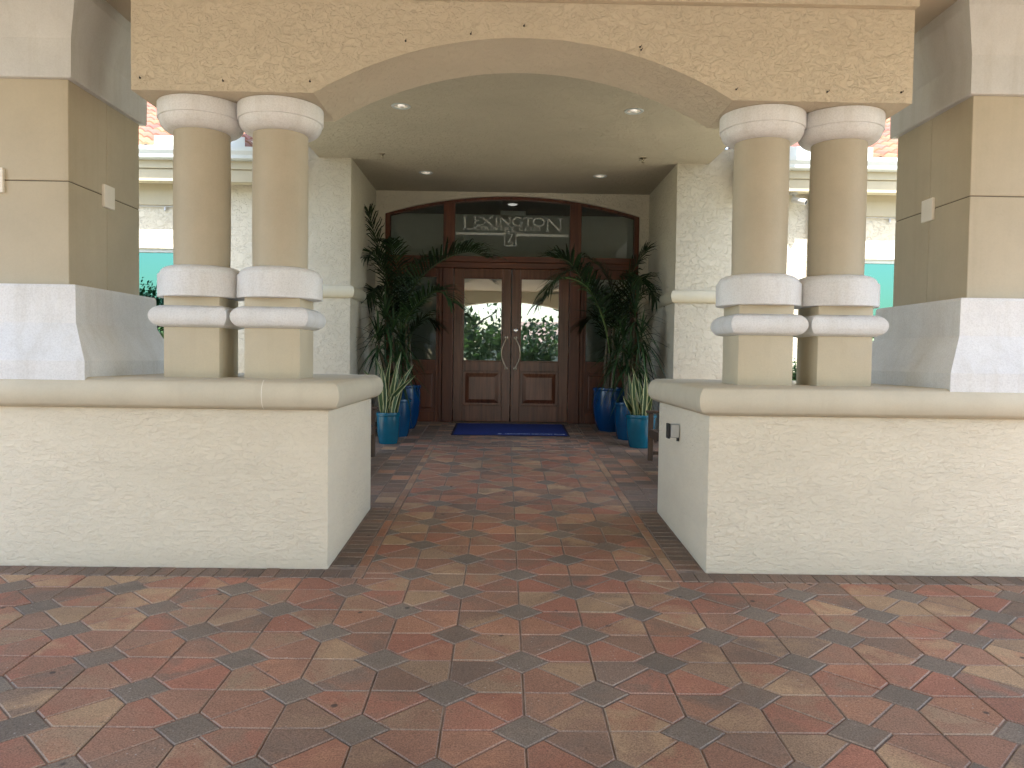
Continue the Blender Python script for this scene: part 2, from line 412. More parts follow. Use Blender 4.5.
def paver(poly, pal, gap=.0038):
    poly = clean(poly)
    if len(poly) < 3: return
    if area(poly) < 0: poly = poly[::-1]
    if area(poly) < .0006: return
    h = random.gauss(0, .0011); tx = random.gauss(0, .004); ty = random.gauss(0, .004)
    cx = sum(p[0] for p in poly) / len(poly); cy = sum(p[1] for p in poly) / len(poly)
    c1, c2 = pick(pal), pick(pal)
    c2 = tuple(.8 * a + .2 * b for a, b in zip(c2, c1))
    mean = (.275, .165, .115) if pal is PAL else (.17, .13, .10)
    c1, c2 = [tuple(1.05 * (.80 * v + .20 * mm) * t for v, mm, t in zip(c, mean, (1.0, .985, .93))) for c in (c1, c2)]
    dust = tuple(.5 * v + .5 * d_ for v, d_ in zip(c1, (.36, .29, .235)))
    top, mid = inset(poly, gap + .0045), inset(poly, gap)
    if len(top) < 3 or len(top) != len(mid): 
        if len(mid) < 3: return
        top = mid
    def Z(p, dz): return (p[0], p[1], fz(p[1]) + h + tx * (p[0] - cx) + ty * (p[1] - cy) + dz)
    n = len(top)
    vs = [Z(p, 0) for p in top] + [Z(p, -.0040) for p in mid] + [Z(p, -.014) for p in mid]
    fs = [tuple(range(n))] + [(j * n + i, j * n + n + i, j * n + n + (i + 1) % n, j * n + (i + 1) % n) for j in (0, 1) for i in range(n)]
    pv.add(vs, [fs[0]] + fs[1 + n:], 0, c1, c2); k0 = len(pv.v) - len(vs)
    for f in fs[1:1 + n]: pv.f.append([i + k0 for i in f]); pv.mi.append(0); pv.c.append(dust); pv.c2.append(dust)
HX, HY, TA, TB, Y0 = .342, .3187, .137, .125, 3.076
FX, FY1, PX, PY1 = 7.0, 4.885, .995, 9.99
def place(poly, pal):
    x0, x1 = min(p[0] for p in poly), max(p[0] for p in poly); y0, y1 = min(p[1] for p in poly), max(p[1] for p in poly)
    if y0 < -4.0 or y0 > PY1 or x1 < -FX or x0 > FX: return
    if y1 <= FY1: paver(poly, pal); return
    if x0 >= -PX and x1 <= PX: paver(clip(poly, 0, 1, PY1), pal); return
    if y0 < FY1: paver(clip(poly, 0, 1, FY1), pal)
    q = clip(clip(clip(clip(poly, 0, -1, -FY1), 0, 1, PY1), 1, 0, PX), -1, 0, PX)
    if len(q) > 2: paver(q, pal)
for k in range(-24, 24):
    for i in range(-12, 13):
        ax = i * 2 * HX + (HX if k % 2 else 0); ay = Y0 + k * HY
        place([(ax + TA, ay), (ax, ay + TB), (ax - TA, ay), (ax, ay - TB)], DIA)
        for sx in (1, -1):
            def T(l): return [(ax + sx * p[0], ay + p[1]) for p in l]
            place(T([(TA, 0), (HX, 0), (HX, HY - TB), (HX - TA / 2, HY - TB / 2), (TA / 2, TB / 2)]), PAL)
            place(T([(0, TB), (TA / 2, TB / 2), (HX - TA / 2, HY - TB / 2), (HX - TA, HY), (0, HY)]), PAL)
def rect(x0, x1, y0, y1, pal): paver([(x0, y0), (x1, y0), (x1, y1), (x0, y1)], pal)
for sx in (-1, 1):
    x = 1.07                                             # soldier course along the low walls
    while x < 7: rect(sx * x, sx * (x + .098), 4.885, 5.060, BRK); x += .098
    y = 5.12
    while y < 6.8: rect(sx * 1.07, sx * (1.246 if y < 6.65 else 1.28), y, y + .1, BRK); y += .1
    y = 4.885
    while y < 9.98: rect(sx * .995, sx * 1.07, y, min(y + .235, 9.99), EDG); y += .235
    c = 0; x = 1.07
    while x < 3.2:                                        # running bond either side of the path, under the canopy
        y = 6.8 + (c % 2) * .1 - .1
        while y < 12.3: rect(sx * x, sx * (x + .195), max(y, 6.8), y + .2, BRK if random.random() < .8 else PAL); y += .2
        x += .195; c += 1
r = 0; y = 9.99
while y < 12.4:
    x = -1.07 + (r % 2) * .1 - .1
    while x < 1.07: rect(max(x, -1.07), min(x + .2, 1.07), y, y + .105, BRK if random.random() < .7 else PAL); x += .2
    y += .105; r += 1
for x0, x1, y0, y1 in ((-7.05, 7.05, -4.02, 6.8), (-3.25, 3.25, 6.8, 12.45)):
    pv.add([(x0, y0, fz(y0) - .007), (x1, y0, fz(y0) - .007), (x1, y1, fz(y1) - .007), (x0, y1, fz(y1) - .007)], [(0, 1, 2, 3)], 1)
struct(pv.build('brick_paving', [M['paver'], M['sand']], fix=False))

# ------------------------------------------------------------------ low walls with bullnose coping
YP, YPB, GA = 5.0735, 6.7121, 1.2583
for s, lab in ((-1, 'low off-white stucco wall with beige coping, bare of fittings, bearing two columns and a pier'),
               (1, 'low off-white stucco wall with beige coping, a grey device on its inner end')):
    t = thing('low_wall', lab, 'wall', (s * 2.8, 5.9, fz(5.9)), 'low walls flanking the entrance path')
    xo = 4.75
    a, b = sorted((s * GA, s * xo))
    mb = MB().box(a, b, YP, YPB, .1, 1.316, .012); mb.build('wall', M['wall'], t, smooth=30)
    rows = []
    for i in range(13):
        an = R(-90 + 180 * i / 12); o = .01 + .078 * math.cos(an); zz = 1.409 + .0995 * math.sin(an)
        rows.append((a - o, b + o, YP - o, YPB + o, zz))
    MB().rects(rows).build('coping', M['cap'], t, smooth=40)
    xs_ = -1.674
    if s < 0: MB().rects([(xs_ - .002, xs_ + .002, r_[2] - .0007, r_[2] + .05, r_[4]) for r_ in rows[1:-1]]).build('seam', M['plate'], t)

# ------------------------------------------------------------------ twin columns (four)
XI, XO, W, YC, CT = 1.5087, 2.0582, .3801, 5.2943, 1.5085
def make_column(x, y, label):
    t = thing('column', label, 'column', (x, y, CT), 'twin columns on the low walls')
    h = W / 2
    MB().box(x - h, x + h, y - h, y + h, CT - .004, 2.064, .006).build('pedestal', M['block'], t, smooth=30)
    rows = []
    for i in range(13):
        an = R(-90 + 180 * i / 12); o = h - .004 + .078 * math.cos(an); rows.append((x - o, x + o, y - o, y + o, 1.925 + .075 * math.sin(an)))
    MB().rects(rows).build('torus_moulding', M['white'], t, smooth=40)
    mid = x + (XO - XI) / 2 - .0008            # the neighbour's mouldings butt against these
    def cut(mb):
        mb.v = [(min(v[0], mid), v[1], v[2]) for v in mb.v]; return mb
    prof = [(.288, 2.060), (.292, 2.064), (.292, 2.214), (.288, 2.221), (.278, 2.222)]
    for i in range(1, 10):
        a = R(90 * i / 9); prof.append((.190 + .088 * math.cos(a), 2.222 + .056 * math.sin(a)))
    cut(MB().lathe(prof, x, y, 96)).build('base_ring', M['white'], t, smooth=35)
    MB().lathe([(.187, 2.27), (.190, 2.5), (.190, 2.9), (.187, 3.23)], x, y, 64).build('shaft', M['shaft'], t, smooth=35)
    prof = [(.188, 3.207)]
    for i in range(11):
        a = R(90 * i / 10); prof.append((.196 + .086 * math.sin(a), 3.208 + .080 * (1 - math.cos(a))))
    prof += [(.283, 3.291), (.291, 3.293), (.293, 3.298), (.293, 3.393), (.290, 3.398)]
    cut(MB().lathe(prof, x, y, 96)).build('capital', M['white'], t, smooth=32)
    return t
cy = YC + W / 2
col = make_column(-(XO + W / 2), cy, 'tan round column beside the square pier on the low wall bare of fittings')
dup(col, (-(XI + W / 2), cy, CT), 'tan round column nearest the path on the low wall bare of fittings', sc=(-1, 1, 1))
dup(col, (XI + W / 2, cy, CT), 'tan round column nearest the path on the low wall with the grey device')
dup(col, (XO + W / 2, cy, CT), 'tan round column beside the square pier on the low wall with the grey device', sc=(-1, 1, 1))

# ------------------------------------------------------------------ square piers
def make_pier(x, y, label):
    t = thing('pier', label, 'pier', (x, y, 1.48), 'square piers of the entrance porch')
    h = .5
    def sq(o, z): return (x - h - o, x + h + o, y - h - o, y + h + o, z)
    MB().rects([sq(.216, 1.486), sq(.22, 1.49), sq(.22, 1.612), sq(.098, 1.862), sq(.092, 2.10), sq(.085, 2.118), sq(0.01, 2.121)]).build('base', M['white'], t, smooth=12)
    mb = MB(); g = .004
    mb.box(x - h + .006, x + h - .006, y - h + .006, y + h - .006, 2.1, 3.55, 0, 1)
    for i in (-1, 1):
        for j in (-1, 1):
            for z0, z1 in ((2.118, 2.813), (2.819, 3.52)):
                x0, x1 = sorted((x + i * g / 1.6, x + i * h)); y0, y1 = sorted((y + j * g / 1.6, y + j * h))
                mb.box(x0, x1, y0, y1, z0, z1, .004, 0, 1)
    mb.build('shaft', [M['pier'], M['joint']], t)
    MB().rects([sq(.0, 3.488), sq(.036, 3.490), sq(.042, 3.50), sq(.044, 3.745), sq(.118, 4.045), sq(.118, 4.30)]).build('capital', M['white2'], t, smooth=12)
    for dx, dy in ((1, 0), (-1, 0), (0, -1)):
        q = .075
        if dx: x0, x1 = sorted((x + dx * (h - .002), x + dx * (h + .022))); MB().box(x0, x1, y - .075, y + .075, 2.73, 2.895, .006).build('square_plaque', M['plate'], t)
        else: MB().box(x - .075, x + .075, y - h - .022, y - h + .002, 2.73, 2.895, .006).build('square_plaque', M['plate'], t)
    return t
pier = make_pier(-3.545, 5.735, 'square tan pier with white flared base on the low wall bare of fittings')
dup(pier, (3.545, 5.735, 1.48), 'square tan pier with white flared base on the low wall with the grey device')

# ------------------------------------------------------------------ arched beam
def arch_pts(hw, spring, crown, n=40, cx=0.0, rev=False):
    rise = crown - spring; rad = (hw * hw + rise * rise) / (2 * rise); zc = crown - rad
    a0 = math.asin(hw / rad)
    pts = [(cx + rad * math.sin(-a0 + 2 * a0 * i / n), zc + rad * math.cos(-a0 + 2 * a0 * i / n)) for i in range(n + 1)]
    return pts[::-1] if rev else pts
BY0, BY1, BZ, BW, BI = 5.15, 5.775, 3.401, 2.586, 1.388
t = thing('arched_beam', 'textured sand coloured beam with a shallow arch carried across the four columns', 'beam', (0, 5.46, BZ))
poly = [(-BW, BZ)] + arch_pts(BI, BZ, 3.783) + [(BW, BZ), (BW, 4.3), (-BW, 4.3)]
MB().prism_y(poly, BY0, BY1).build('beam', M['beam'], t, smooth=20)
for hx, hz in ((-2.526, 3.478), (-1.982, 3.468), (-1.411, 3.475), (-.784, 3.749), (-.355, 3.803), (-.005, 3.861), (.765, 3.738), (.772, 3.719), (1.408, 3.472), (2.015, 3.466), (2.509, 3.472)):
    m = Matrix.Translation((hx, BY0, hz)) @ Matrix.Rotation(R(90), 4, 'X')
    mb = MB().lathe([(.006, -.002), (.006, .006), (.003, .009)], 0, 0, 10, m=m)
    mb.tube([(hx, BY0 - .008, hz), (hx + .004, BY0 - .022, hz - .002), (hx + .006, BY0 - .024, hz + .006)], .002, 6)
    mb.build('hook', M['black'], t, smooth=40)

# ------------------------------------------------------------------ porte cochere over the drop-off (behind and above the camera)
t = thing('porte_cochere', 'cream ceiling and cornice of the drop-off canopy above the beam', 'canopy', (0, 0, 4.13))
MB().box(-5.2, 5.2, -4.4, 5.148, 4.13, 4.62).box(-5.2, -BW - .002, 5.15, 5.95, 4.13, 4.62).box(BW + .002, 5.2, 5.15, 5.95, 4.13, 4.62).build('ceiling', M['porch'], t)
MB().box(-2.588, 2.588, 5.09, 5.148, 4.012, 4.128, .006).build('cornice', M['beam'], t)
poly = [(-5.2, 3.0)] + arch_pts(3.3, 3.0, 3.76) + [(5.2, 3.0), (5.2, 4.128), (-5.2, 4.128)]
MB().prism_y(poly, -4.4, -3.9).build('outer_arch', M['beam'], t, smooth=20)
MB().box(-4.6, -3.1, -4.5, -3.8, -.3, 3.05, .02).build('outer_pier', M['pier'], t)
MB().box(3.1, 4.6, -4.5, -3.8, -.3, 3.05, .02).build('outer_pier', M['pier'], t)
mb = MB().lathe([(.16, 4.127), (.16, 4.105), (.13, 4.06), (.07, 4.03)], -.05, .5, 24); mb.build('ceiling_lamp', M['bulb'], t, smooth=40)

# ------------------------------------------------------------------ clubhouse
RW, YR, YD, CZ = 2.1611, 10.2829, 12.2521, 4.2864
house = thing('clubhouse', 'cream stucco clubhouse with recessed entrance, tiled eaves and tinted windows', 'building', (0, 11, .55))
def hpart(n, mb, mat, **k): return mb.build(n, mat, house, **k)
DN = [(-1.219, 8.139), (1.225, 8.169), (-1.250, 11.023), (1.228, 11.059)]
# canopy ceiling with real holes for the downlights
mb = MB()
bm = bmesh.new()
outer = [(-BW, BY1), (BW, BY1), (BW, YR - .0), (RW + .25, YR), (RW + .25, YD + .3), (-RW - .25, YD + .3), (-RW - .25, YR), (-BW, YR)]
edges = []
def loop(pts):
    vs = [bm.verts.new((p[0], p[1], CZ)) for p in pts]
    for i in range(len(vs)): edges.append(bm.edges.new((vs[i], vs[(i + 1) % len(vs)])))
loop(outer)
for dx, dy in DN: loop([(dx + .082 * math.cos(2 * math.pi * i / 24), dy + .082 * math.sin(2 * math.pi * i / 24)) for i in range(24)])
bmesh.ops.triangle_fill(bm, use_beauty=True, edges=edges)
mb.bm(bm)
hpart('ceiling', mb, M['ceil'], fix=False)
hpart('canopy_roof', MB().box(-BW, BW, BY1 + .002, YR, CZ + .17, CZ + .33), M['trim'])
for s in (-1, 1):
    a, b = sorted((s * (BW - .12), s * BW)); hpart('ceiling_edge', MB().box(a, b, BY1 + .003, YR - .002, CZ + .002, CZ + .168), M['beam'])
hpart('roof_shade_mass', MB().box(-3.62, 3.62, 7.5, 9.7, CZ + .36, 7.2), M['bwall'])  # mass added over the canopy, shaped to keep sun off eave tiles and wall
for s in (-1, 1):
    # front wall beside the recess, recess side wall
    a, b = sorted((s * RW, s * 3.98))
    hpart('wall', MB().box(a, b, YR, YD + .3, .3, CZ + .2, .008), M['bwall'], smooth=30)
    # main wall further out, with a window opening
    wx0, wx1, wz0, wz1 = 4.42, 6.4, 1.15, 3.06
    for x0, x1, z0, z1 in ((3.98, wx0, .3, CZ), (wx1, 9, .3, CZ), (wx0, wx1, .3, wz0), (wx0, wx1, wz1, CZ)):
        a, b = sorted((s * x0, s * x1)); hpart('wall', MB().box(a, b, YR + .004, YR + .25, z0, z1), M['bwall'])
    a, b = sorted((s * 3.99, s * 9)); hpart('frieze', MB().box(a, b, YR - .035, YR + .002, 3.62, 3.90, .004), M['fascia'])
    MBt = MB()
    a, b = sorted((s * 4.0, s * 8.8)); MBt.tube([(a, YR - .03, 3.605), (b, YR - .03, 3.605)], .006, 6)
    for i in range(12):
        xx = s * (4.2 + .4 * i); MBt.lathe([(.006, 0), (.016, -.012), (.016, -.05), (.004, -.06)], xx, YR - .03, 8, cz=3.60)
    hpart('string_light_cable', MBt, M['greybox'], smooth=40)
    w = hpart('window', MB().box(*sorted((s * wx0, s * (wx0 + .05))), YR + .05, YR + .12, wz0, wz1, .004)
              .box(*sorted((s * (wx1 - .05), s * wx1)), YR + .05, YR + .12, wz0, wz1, .004)
              .box(*sorted((s * (wx0 + .05), s * (wx1 - .05))), YR + .05, YR + .12, wz1 - .05, wz1, .004)
              .box(*sorted((s * (wx0 + .05), s * (wx1 - .05))), YR + .05, YR + .12, wz0, wz0 + .05, .004)
              .box(*sorted((s * (wx0 + .05), s * (wx1 - .05))), YR + .05, YR + .12, 2.21, 2.27, .004), M['gutter'])
    mb = MB(); a, b = sorted((s * (wx0 + .04), s * (wx1 - .04)))
    for z0, z1 in ((wz0 + .04, 2.215), (2.265, wz1 - .04)): mb.add([(a, YR + .085, z0), (b, YR + .085, z0), (b, YR + .085, z1), (a, YR + .085, z1)], [(0, 1, 2, 3)])
    mb.build('pane', M['teal'], w, fix=False)
    hpart('window_back', MB().box(a - .2, b + .2, YR + .5, YR + .55, .4, 3.5), M['houseglass'])
    # bullnose band round the recess corner
    rows = []
    for i in range(13):
        an = R(-90 + 180 * i / 12); o = .062 * math.cos(an); zz = 2.523 + .085 * math.sin(an)
        x0, x1 = sorted((s * (RW - o), s * (3.98 + o))); rows.append((x0, x1, YR - o, YD + .05, zz))
    hpart('bullnose_band', MB().rects(rows), M['trim'], smooth=40)
    # eave: soffit, stepped fascia, gutter
    a, b = sorted((s * 2.96, s * 9.2))
    hpart('soffit', MB().box(a, b, 10.02, YR - .04, 3.90, 3.93), M['trim'])
    hpart('fascia', MB().box(a, b, 9.975, 10.02, 3.875, 4.03, .004).box(a, b, 9.95, 10.02, 4.033, 4.14, .004), M['fascia'])
    prof = [(9.95, 4.135), (9.865, 4.135), (9.845, 4.15), (9.842, 4.19), (9.815, 4.235), (9.812, 4.285), (9.835, 4.285), (9.838, 4.272), (9.95, 4.272)]
    mb = MB(); n = len(prof); vs = [(a, p[0], p[1]) for p in prof] + [(b, p[0], p[1]) for p in prof]
    mb.add(vs, [tuple(range(n)), tuple(reversed(range(n, 2 * n)))] + [(i, n + i, n + (i + 1) % n, (i + 1) % n) for i in range(n)])
    hpart('gutter', mb, M['gutter'])
    x0, x1 = sorted((s * 3.42, s * 4.56)); hpart('splash_guard', MB().box(x0, x1, 9.85, 9.858, 4.24, 4.415, .002), M['gutter'])
    # barrel tiled roof
    mb = MB(); X0, X1 = 2.96, 9.2; per = .235; nx = int((X1 - X0) / per * 8)
    rnd = random.Random(3 + s)
    for r_ in range(26):
        ya, yb = 9.93 + r_ * .27, 9.93 + (r_ + 1) * .27 + .03
        za, zb = 4.325 + r_ * .27 * .42, 4.325 + ((r_ + 1) * .27 + .03) * .42 - .028
        tone = []
        for i in range(nx + 1):
            xx = s * (X0 + (X1 - X0) * i / nx); wv = .036 * math.cos(2 * math.pi * (X0 + (X1 - X0) * i / nx) / per)
            mb.v += [(xx, ya, za + wv - .030), (xx, ya, za + wv), (xx, yb, zb + wv)]
        base = len(mb.v) - 3 * (nx + 1)
        for i in range(nx):
            if i % 8 == 0: k = rnd.uniform(.75, 1.2); tn = (.215 * k, .088 * k * rnd.uniform(.85, 1.25), .058 * k)
            q = base + 3 * i
            for f in ((q, q + 3, q + 4, q + 1), (q + 1, q + 4, q + 5, q + 2)): mb.f.append(list(f)); mb.mi.append(0); mb.c.append(tn); mb.c2.append(tn)
    hpart('tiled_roof', mb, M['tile'], smooth=50, fix=False)
hpart('downspout', MB().box(3.93, 4.005, YR - .085, YR - .01, .4, 3.9, .008), M['trim'])
hpart('flat_roof', MB().box(-2.94, 2.94, 11.002, 17.2, 4.9, 5.12).box(-2.96, 2.96, 9.9, 11.0, 4.82, 5.12), M['trim'])
# recess back wall with the arched opening
ap = arch_pts(2.022, 3.935, 4.232, 40)
poly = [(-RW - .1, .3), (-2.022, .3)] + ap + [(2.022, .3), (RW + .1, .3), (RW + .1, CZ + .1), (-RW - .1, CZ + .1)]
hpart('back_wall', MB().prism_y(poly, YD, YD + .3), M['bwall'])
# lobby behind the glass
hpart('lobby_wall', MB().box(-4, 4, 16.4, 16.5, .5, 4.9).box(-4.1, -4, 12.6, 16.5, .5, 4.9).box(4, 4.1, 12.6, 16.5, .5, 4.9).box(-4, -2.0, 12.56, 12.6, .5, 4.9).box(2.0, 4, 12.56, 12.6, .5, 4.9), M['interior'])
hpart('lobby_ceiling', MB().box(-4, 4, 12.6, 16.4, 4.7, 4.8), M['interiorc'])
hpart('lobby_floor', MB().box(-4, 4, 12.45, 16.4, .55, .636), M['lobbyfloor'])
lamp = thing('lobby_lamp', 'small round ceiling lamp glowing behind the middle transom pane', 'lamp', (0.02, 15.2, 4.7))
MB().lathe([(.09, 0), (.09, -.02), (.06, -.03)], .02, 15.2, 24, cz=4.698).build('diffuser', M['lobbylamp'], lamp, smooth=40)
MB().lathe([(.10, 0), (.12, -.012), (.091, -.014)], .02, 15.2, 24, cz=4.699).build('rim', M['pale'], lamp, smooth=40)
vent = thing('air_vent', 'dim white ceiling vent behind the middle transom pane, below the lamp', 'vent', (.06, 14.6, 4.6))
mb = MB().box(-.22, .30, 15.9, 16.35, 4.60, 4.695, .01); mb.build('casing', M['interior'], vent)

# ------------------------------------------------------------------ entrance joinery
ZF = fz(12.3) + .006
JY = 12.30
ent = thing('entrance', 'mahogany double door entrance with sidelights and arched transom window', 'entrance', (0, JY, ZF))
mb = MB()
inner = arch_pts(1.955, 3.915, 4.180, 40)
outer = arch_pts(2.018, 3.935, 4.228, 40)
for i in range(40):                                         # arched head
    (xa, za), (xb, zb), (xc, zc), (xd, zd) = outer[i], outer[i + 1], inner[i + 1], inner[i]
    mb.add([(xa, JY, za), (xb, JY, zb), (xc, JY, zc), (xd, JY, zd), (xa, JY + .12, za), (xb, JY + .12, zb), (xc, JY + .12, zc), (xd, JY + .12, zd)],
           [(0, 1, 2, 3), (3, 2, 6, 7), (0, 4, 5, 1)])
for s in (-1, 1):
    mb.box(*sorted((s * 1.942, s * 2.018)), JY + .002, JY + .118, ZF, 3.935, .004)
mb.build('frame', M['wood'], ent, fix=True)
def arch_z(x, hw=1.955, sp=3.915, cr=4.180):
    ri = cr - sp; rad = (hw * hw + ri * ri) / (2 * ri); return cr - rad + math.sqrt(rad * rad - x * x)
for s in (-1, 1):
    MB().box(*sorted((s * .915, s * 1.098)), JY - .015, JY + .11, 3.285, arch_z(1.1) + .03, .008).build('mullion', M['wood'], ent)
    MB().box(*sorted((s * .925, s * 1.098)), JY - .015, JY + .11, ZF, 3.093, .008).box(*sorted((s * 1.101, s * 1.157)), JY + .005, JY + .11, ZF, 3.093, .006).build('jamb', M['wood'], ent)
MB().box(-1.94, 1.94, JY - .02, JY + .11, 3.19, 3.283, .006).box(-1.94, 1.94, JY - .004, JY + .108, 3.096, 3.187, .006).build('transom_rail', M['woodh'], ent)
GY = JY + .055
for x0, x1, lab in ((-1.945, -1.098, None), (-.915, .915, 'wide arched transom pane with frosted lettering'), (1.098, 1.945, None)):
    n = 16; top = [(x0 + (x1 - x0) * i / n, arch_z(x0 + (x1 - x0) * i / n)) for i in range(n + 1)]
    pts = [(x0, 3.283)] + top + [(x1, 3.283)]
    tr = MB().add([(p[0], GY, p[1]) for p in pts], [tuple(range(len(pts)))]).build('transom_pane', M['glasst'], ent, fix=False, label=lab)
    if lab: tpane = tr
# frosted lettering, cut letter by letter
def stroke(mb, pts, w, y):
    """flat ribbon along pts (x,z) of width w or per-point widths"""
    n = len(pts); ws = w if isinstance(w, list) else [w] * n; L = []; Rr = []
    for i, (x, z) in enumerate(pts):
        a = pts[max(i - 1, 0)]; b = pts[min(i + 1, n - 1)]; dx, dz = b[0] - a[0], b[1] - a[1]; l = math.hypot(dx, dz) or 1
        nx, nz = -dz / l, dx / l; L.append((x + nx * ws[i] / 2, y, z + nz * ws[i] / 2)); Rr.append((x - nx * ws[i] / 2, y, z - nz * ws[i] / 2))
    mb.add(L + Rr, [(i, i + 1, n + i + 1, n + i) for i in range(n - 1)])
def letter(mb, ch, x, z, w, h, y, th):
    T, t_ = th * 1.08, th * .68; sf = th * 1.25
    def S(pts, ww): stroke(mb, [(x + a * w, z + b * h) for a, b in pts], ww, y)
    def serif(a, b, k=1.0): stroke(mb, [(x + a * w - sf * k, z + b * h), (x + a * w + sf * k, z + b * h)], t_ * .7, y)
    def arc(cx, cz, rx, rz, a0, a1, thick=True):
        n = 20; p = []; ws = []
        for i in range(n + 1):
            an = R(a0 + (a1 - a0) * i / n); p.append((x + (cx + rx * math.cos(an)) * w, z + (cz + rz * math.sin(an)) * h)); ws.append(t_ + (T - t_) * abs(math.cos(an)))
        stroke(mb, p, ws, y)
    if ch == 'L': S([(.2, 0), (.2, 1)], T); S([(.2, .02), (.98, .02)], t_); S([(.97, 0), (1, .22)], t_); serif(.2, 1); serif(.2, 0)
    elif ch == 'E':
        S([(.2, 0), (.2, 1)], T); serif(.2, 1); serif(.2, 0)
        for zz, e in ((.02, 1), (.52, .8), (.98, .93)): S([(.2, zz), (e, zz)], t_); S([(e, zz - .1), (e, zz + .1)], t_)
    elif ch == 'X': S([(.05, 1), (.95, 0)], T); S([(.95, 1), (.05, 0)], t_); [serif(a, b) for a in (.05, .95) for b in (0, 1)]
    elif ch == 'I': S([(.5, 0), (.5, 1)], T); serif(.5, 0); serif(.5, 1)
    elif ch == 'N': S([(.1, 0), (.1, 1)], t_); S([(.1, 1), (.9, 0)], T); S([(.9, 0), (.9, 1)], t_); serif(.1, 0); serif(.9, 1); serif(.06, 1, .7)
    elif ch == 'G': arc(.52, .5, .46, .5, 50, 310); S([(.86, .05), (.86, .42)], T); serif(.86, .43); S([(.84, .86), (.86, 1)], t_)
    elif ch == 'C': arc(.52, .5, .46, .5, 48, 312); S([(.84, .86), (.86, 1)], t_)
    elif ch == 'O': arc(.5, .5, .46, .5, 0, 360)
    elif ch == 'T': S([(.5, 0), (.5, 1)], T); S([(.03, .98), (.97, .98)], t_); S([(.03, .8), (.05, 1)], t_); S([(.97, .8), (.95, 1)], t_); serif(.5, 0)
    elif ch == 'U': S([(.12, 1), (.12, .35)], T); arc(.5, .36, .38, .36, 180, 360); S([(.88, .35), (.88, 1)], t_); serif(.12, 1); serif(.88, 1)
    elif ch == 'R': S([(.2, 0), (.2, 1)], T); arc(.2, .74, .55, .25, -90, 90); S([(.45, .48), (.98, 0)], T); serif(.2, 0); serif(.2, 1)
    elif ch == 'Y': S([(.05, 1), (.5, .48)], T); S([(.95, 1), (.5, .48)], t_); S([(.5, .5), (.5, 0)], T); serif(.5, 0); serif(.05, 1); serif(.95, 1)
    elif ch == 'B': S([(.2, 0), (.2, 1)], T); arc(.2, .75, .5, .24, -90, 90); arc(.2, .27, .6, .26, -90, 90); serif(.2, 0); serif(.2, 1)
mb = MB(); LY = GY - .004
def CX(c): return -.785 + (c - 105) * .002026
def CZz(c): return 3.918 - (c - 172) * .00207
for ch, a, b, zt, zb, th in (('L', 98, 192, 170, 268, .030), ('E', 188, 236, 174, 236, .022), ('X', 246, 332, 174, 236, .022), ('I', 345, 385, 174, 237, .022), ('N', 388, 480, 174, 238, .022),
                             ('G', 490, 574, 174, 238, .022), ('T', 578, 650, 175, 239, .022), ('O', 652, 744, 176, 239, .022), ('N', 756, 884, 178, 278, .028)):
    letter(mb, ch, CX(a), CZz(zb), (b - a) * .002026, (zb - zt) * .00207, LY, th)
x = 200
for ch in 'COUNTRY CLUB':
    if ch == ' ': x += 24; continue
    w = 38; letter(mb, ch, CX(x), CZz(273), w * .002026, 27 * .00207, LY, .016); x += w + 7.5
stroke(mb, [(-.905, CZz(303)), (CX(432), CZz(303))], .040, LY); stroke(mb, [(CX(521), CZz(307)), (.905, CZz(309))], .040, LY)
mb.build('lettering', M['letter'], tpane, fix=False)
mb = MB()                                                   # club emblem: framed golf club and ball
bx0, bx1, bz0, bz1 = CX(433), CX(521), CZz(392), CZz(284)
for p in (((bx0, bz0), (bx1, bz0)), ((bx0, bz1), (bx1, bz1)), ((bx0, bz0 - .007), (bx0, bz1 + .007)), ((bx1, bz0 - .007), (bx1, bz1 + .007))): stroke(mb, list(p), .015, LY)
mx = (bx0 + bx1) / 2
stroke(mb, [(mx - .045, bz1 - .032), (mx + .02, bz1 - .04), (mx + .032, bz1 - .03), (mx + .02, bz1 - .075), (mx - .015, bz0 + .085), (mx - .04, bz0 + .055)], [.012, .016, .022, .017, .014, .024], LY)
stroke(mb, [(mx + .018 + .024 * math.cos(R(a)), bz0 + .045 + .024 * math.sin(R(a))) for a in range(0, 361, 30)], .011, LY)
mb.build('emblem', M['letter'], tpane, fix=False)
# sidelights
for s in (-1, 1):
    def X(a, b): return sorted((s * a, s * b))
    mb = MB().box(*X(1.159, 1.20), JY + .02, JY + .10, ZF, 3.094, .004).box(*X(1.90, 1.940), JY + .02, JY + .10, ZF, 3.094, .004)
    for z0, z1 in ((ZF, .80), (1.46, 1.63), (2.95, 3.094)): mb.box(*X(1.202, 1.898), JY + .022, JY + .098, z0, z1, .004)
    sl = mb.build('sidelight', M['wood'], ent)
    a, b = X(1.19, 1.91); MB().add([(a, GY, 1.62), (b, GY, 1.62), (b, GY, 2.96), (a, GY, 2.96)], [(0, 1, 2, 3)]).build('pane', M['glasst'], sl, fix=False)
    a, b = X(1.20, 1.90); MB().box(a, b, JY + .055, JY + .09, .79, 1.47).rects([(a + .03, b - .03, 0, 0, 0)], capb=False, capt=False).build('raised_panel', M['wood'], sl) if False else MB().box(a, b, JY + .055, JY + .09, .79, 1.47).box(a + .05, b - .05, JY + .035, JY + .06, .85, 1.41, .018).build('raised_panel', M['wood'], sl)
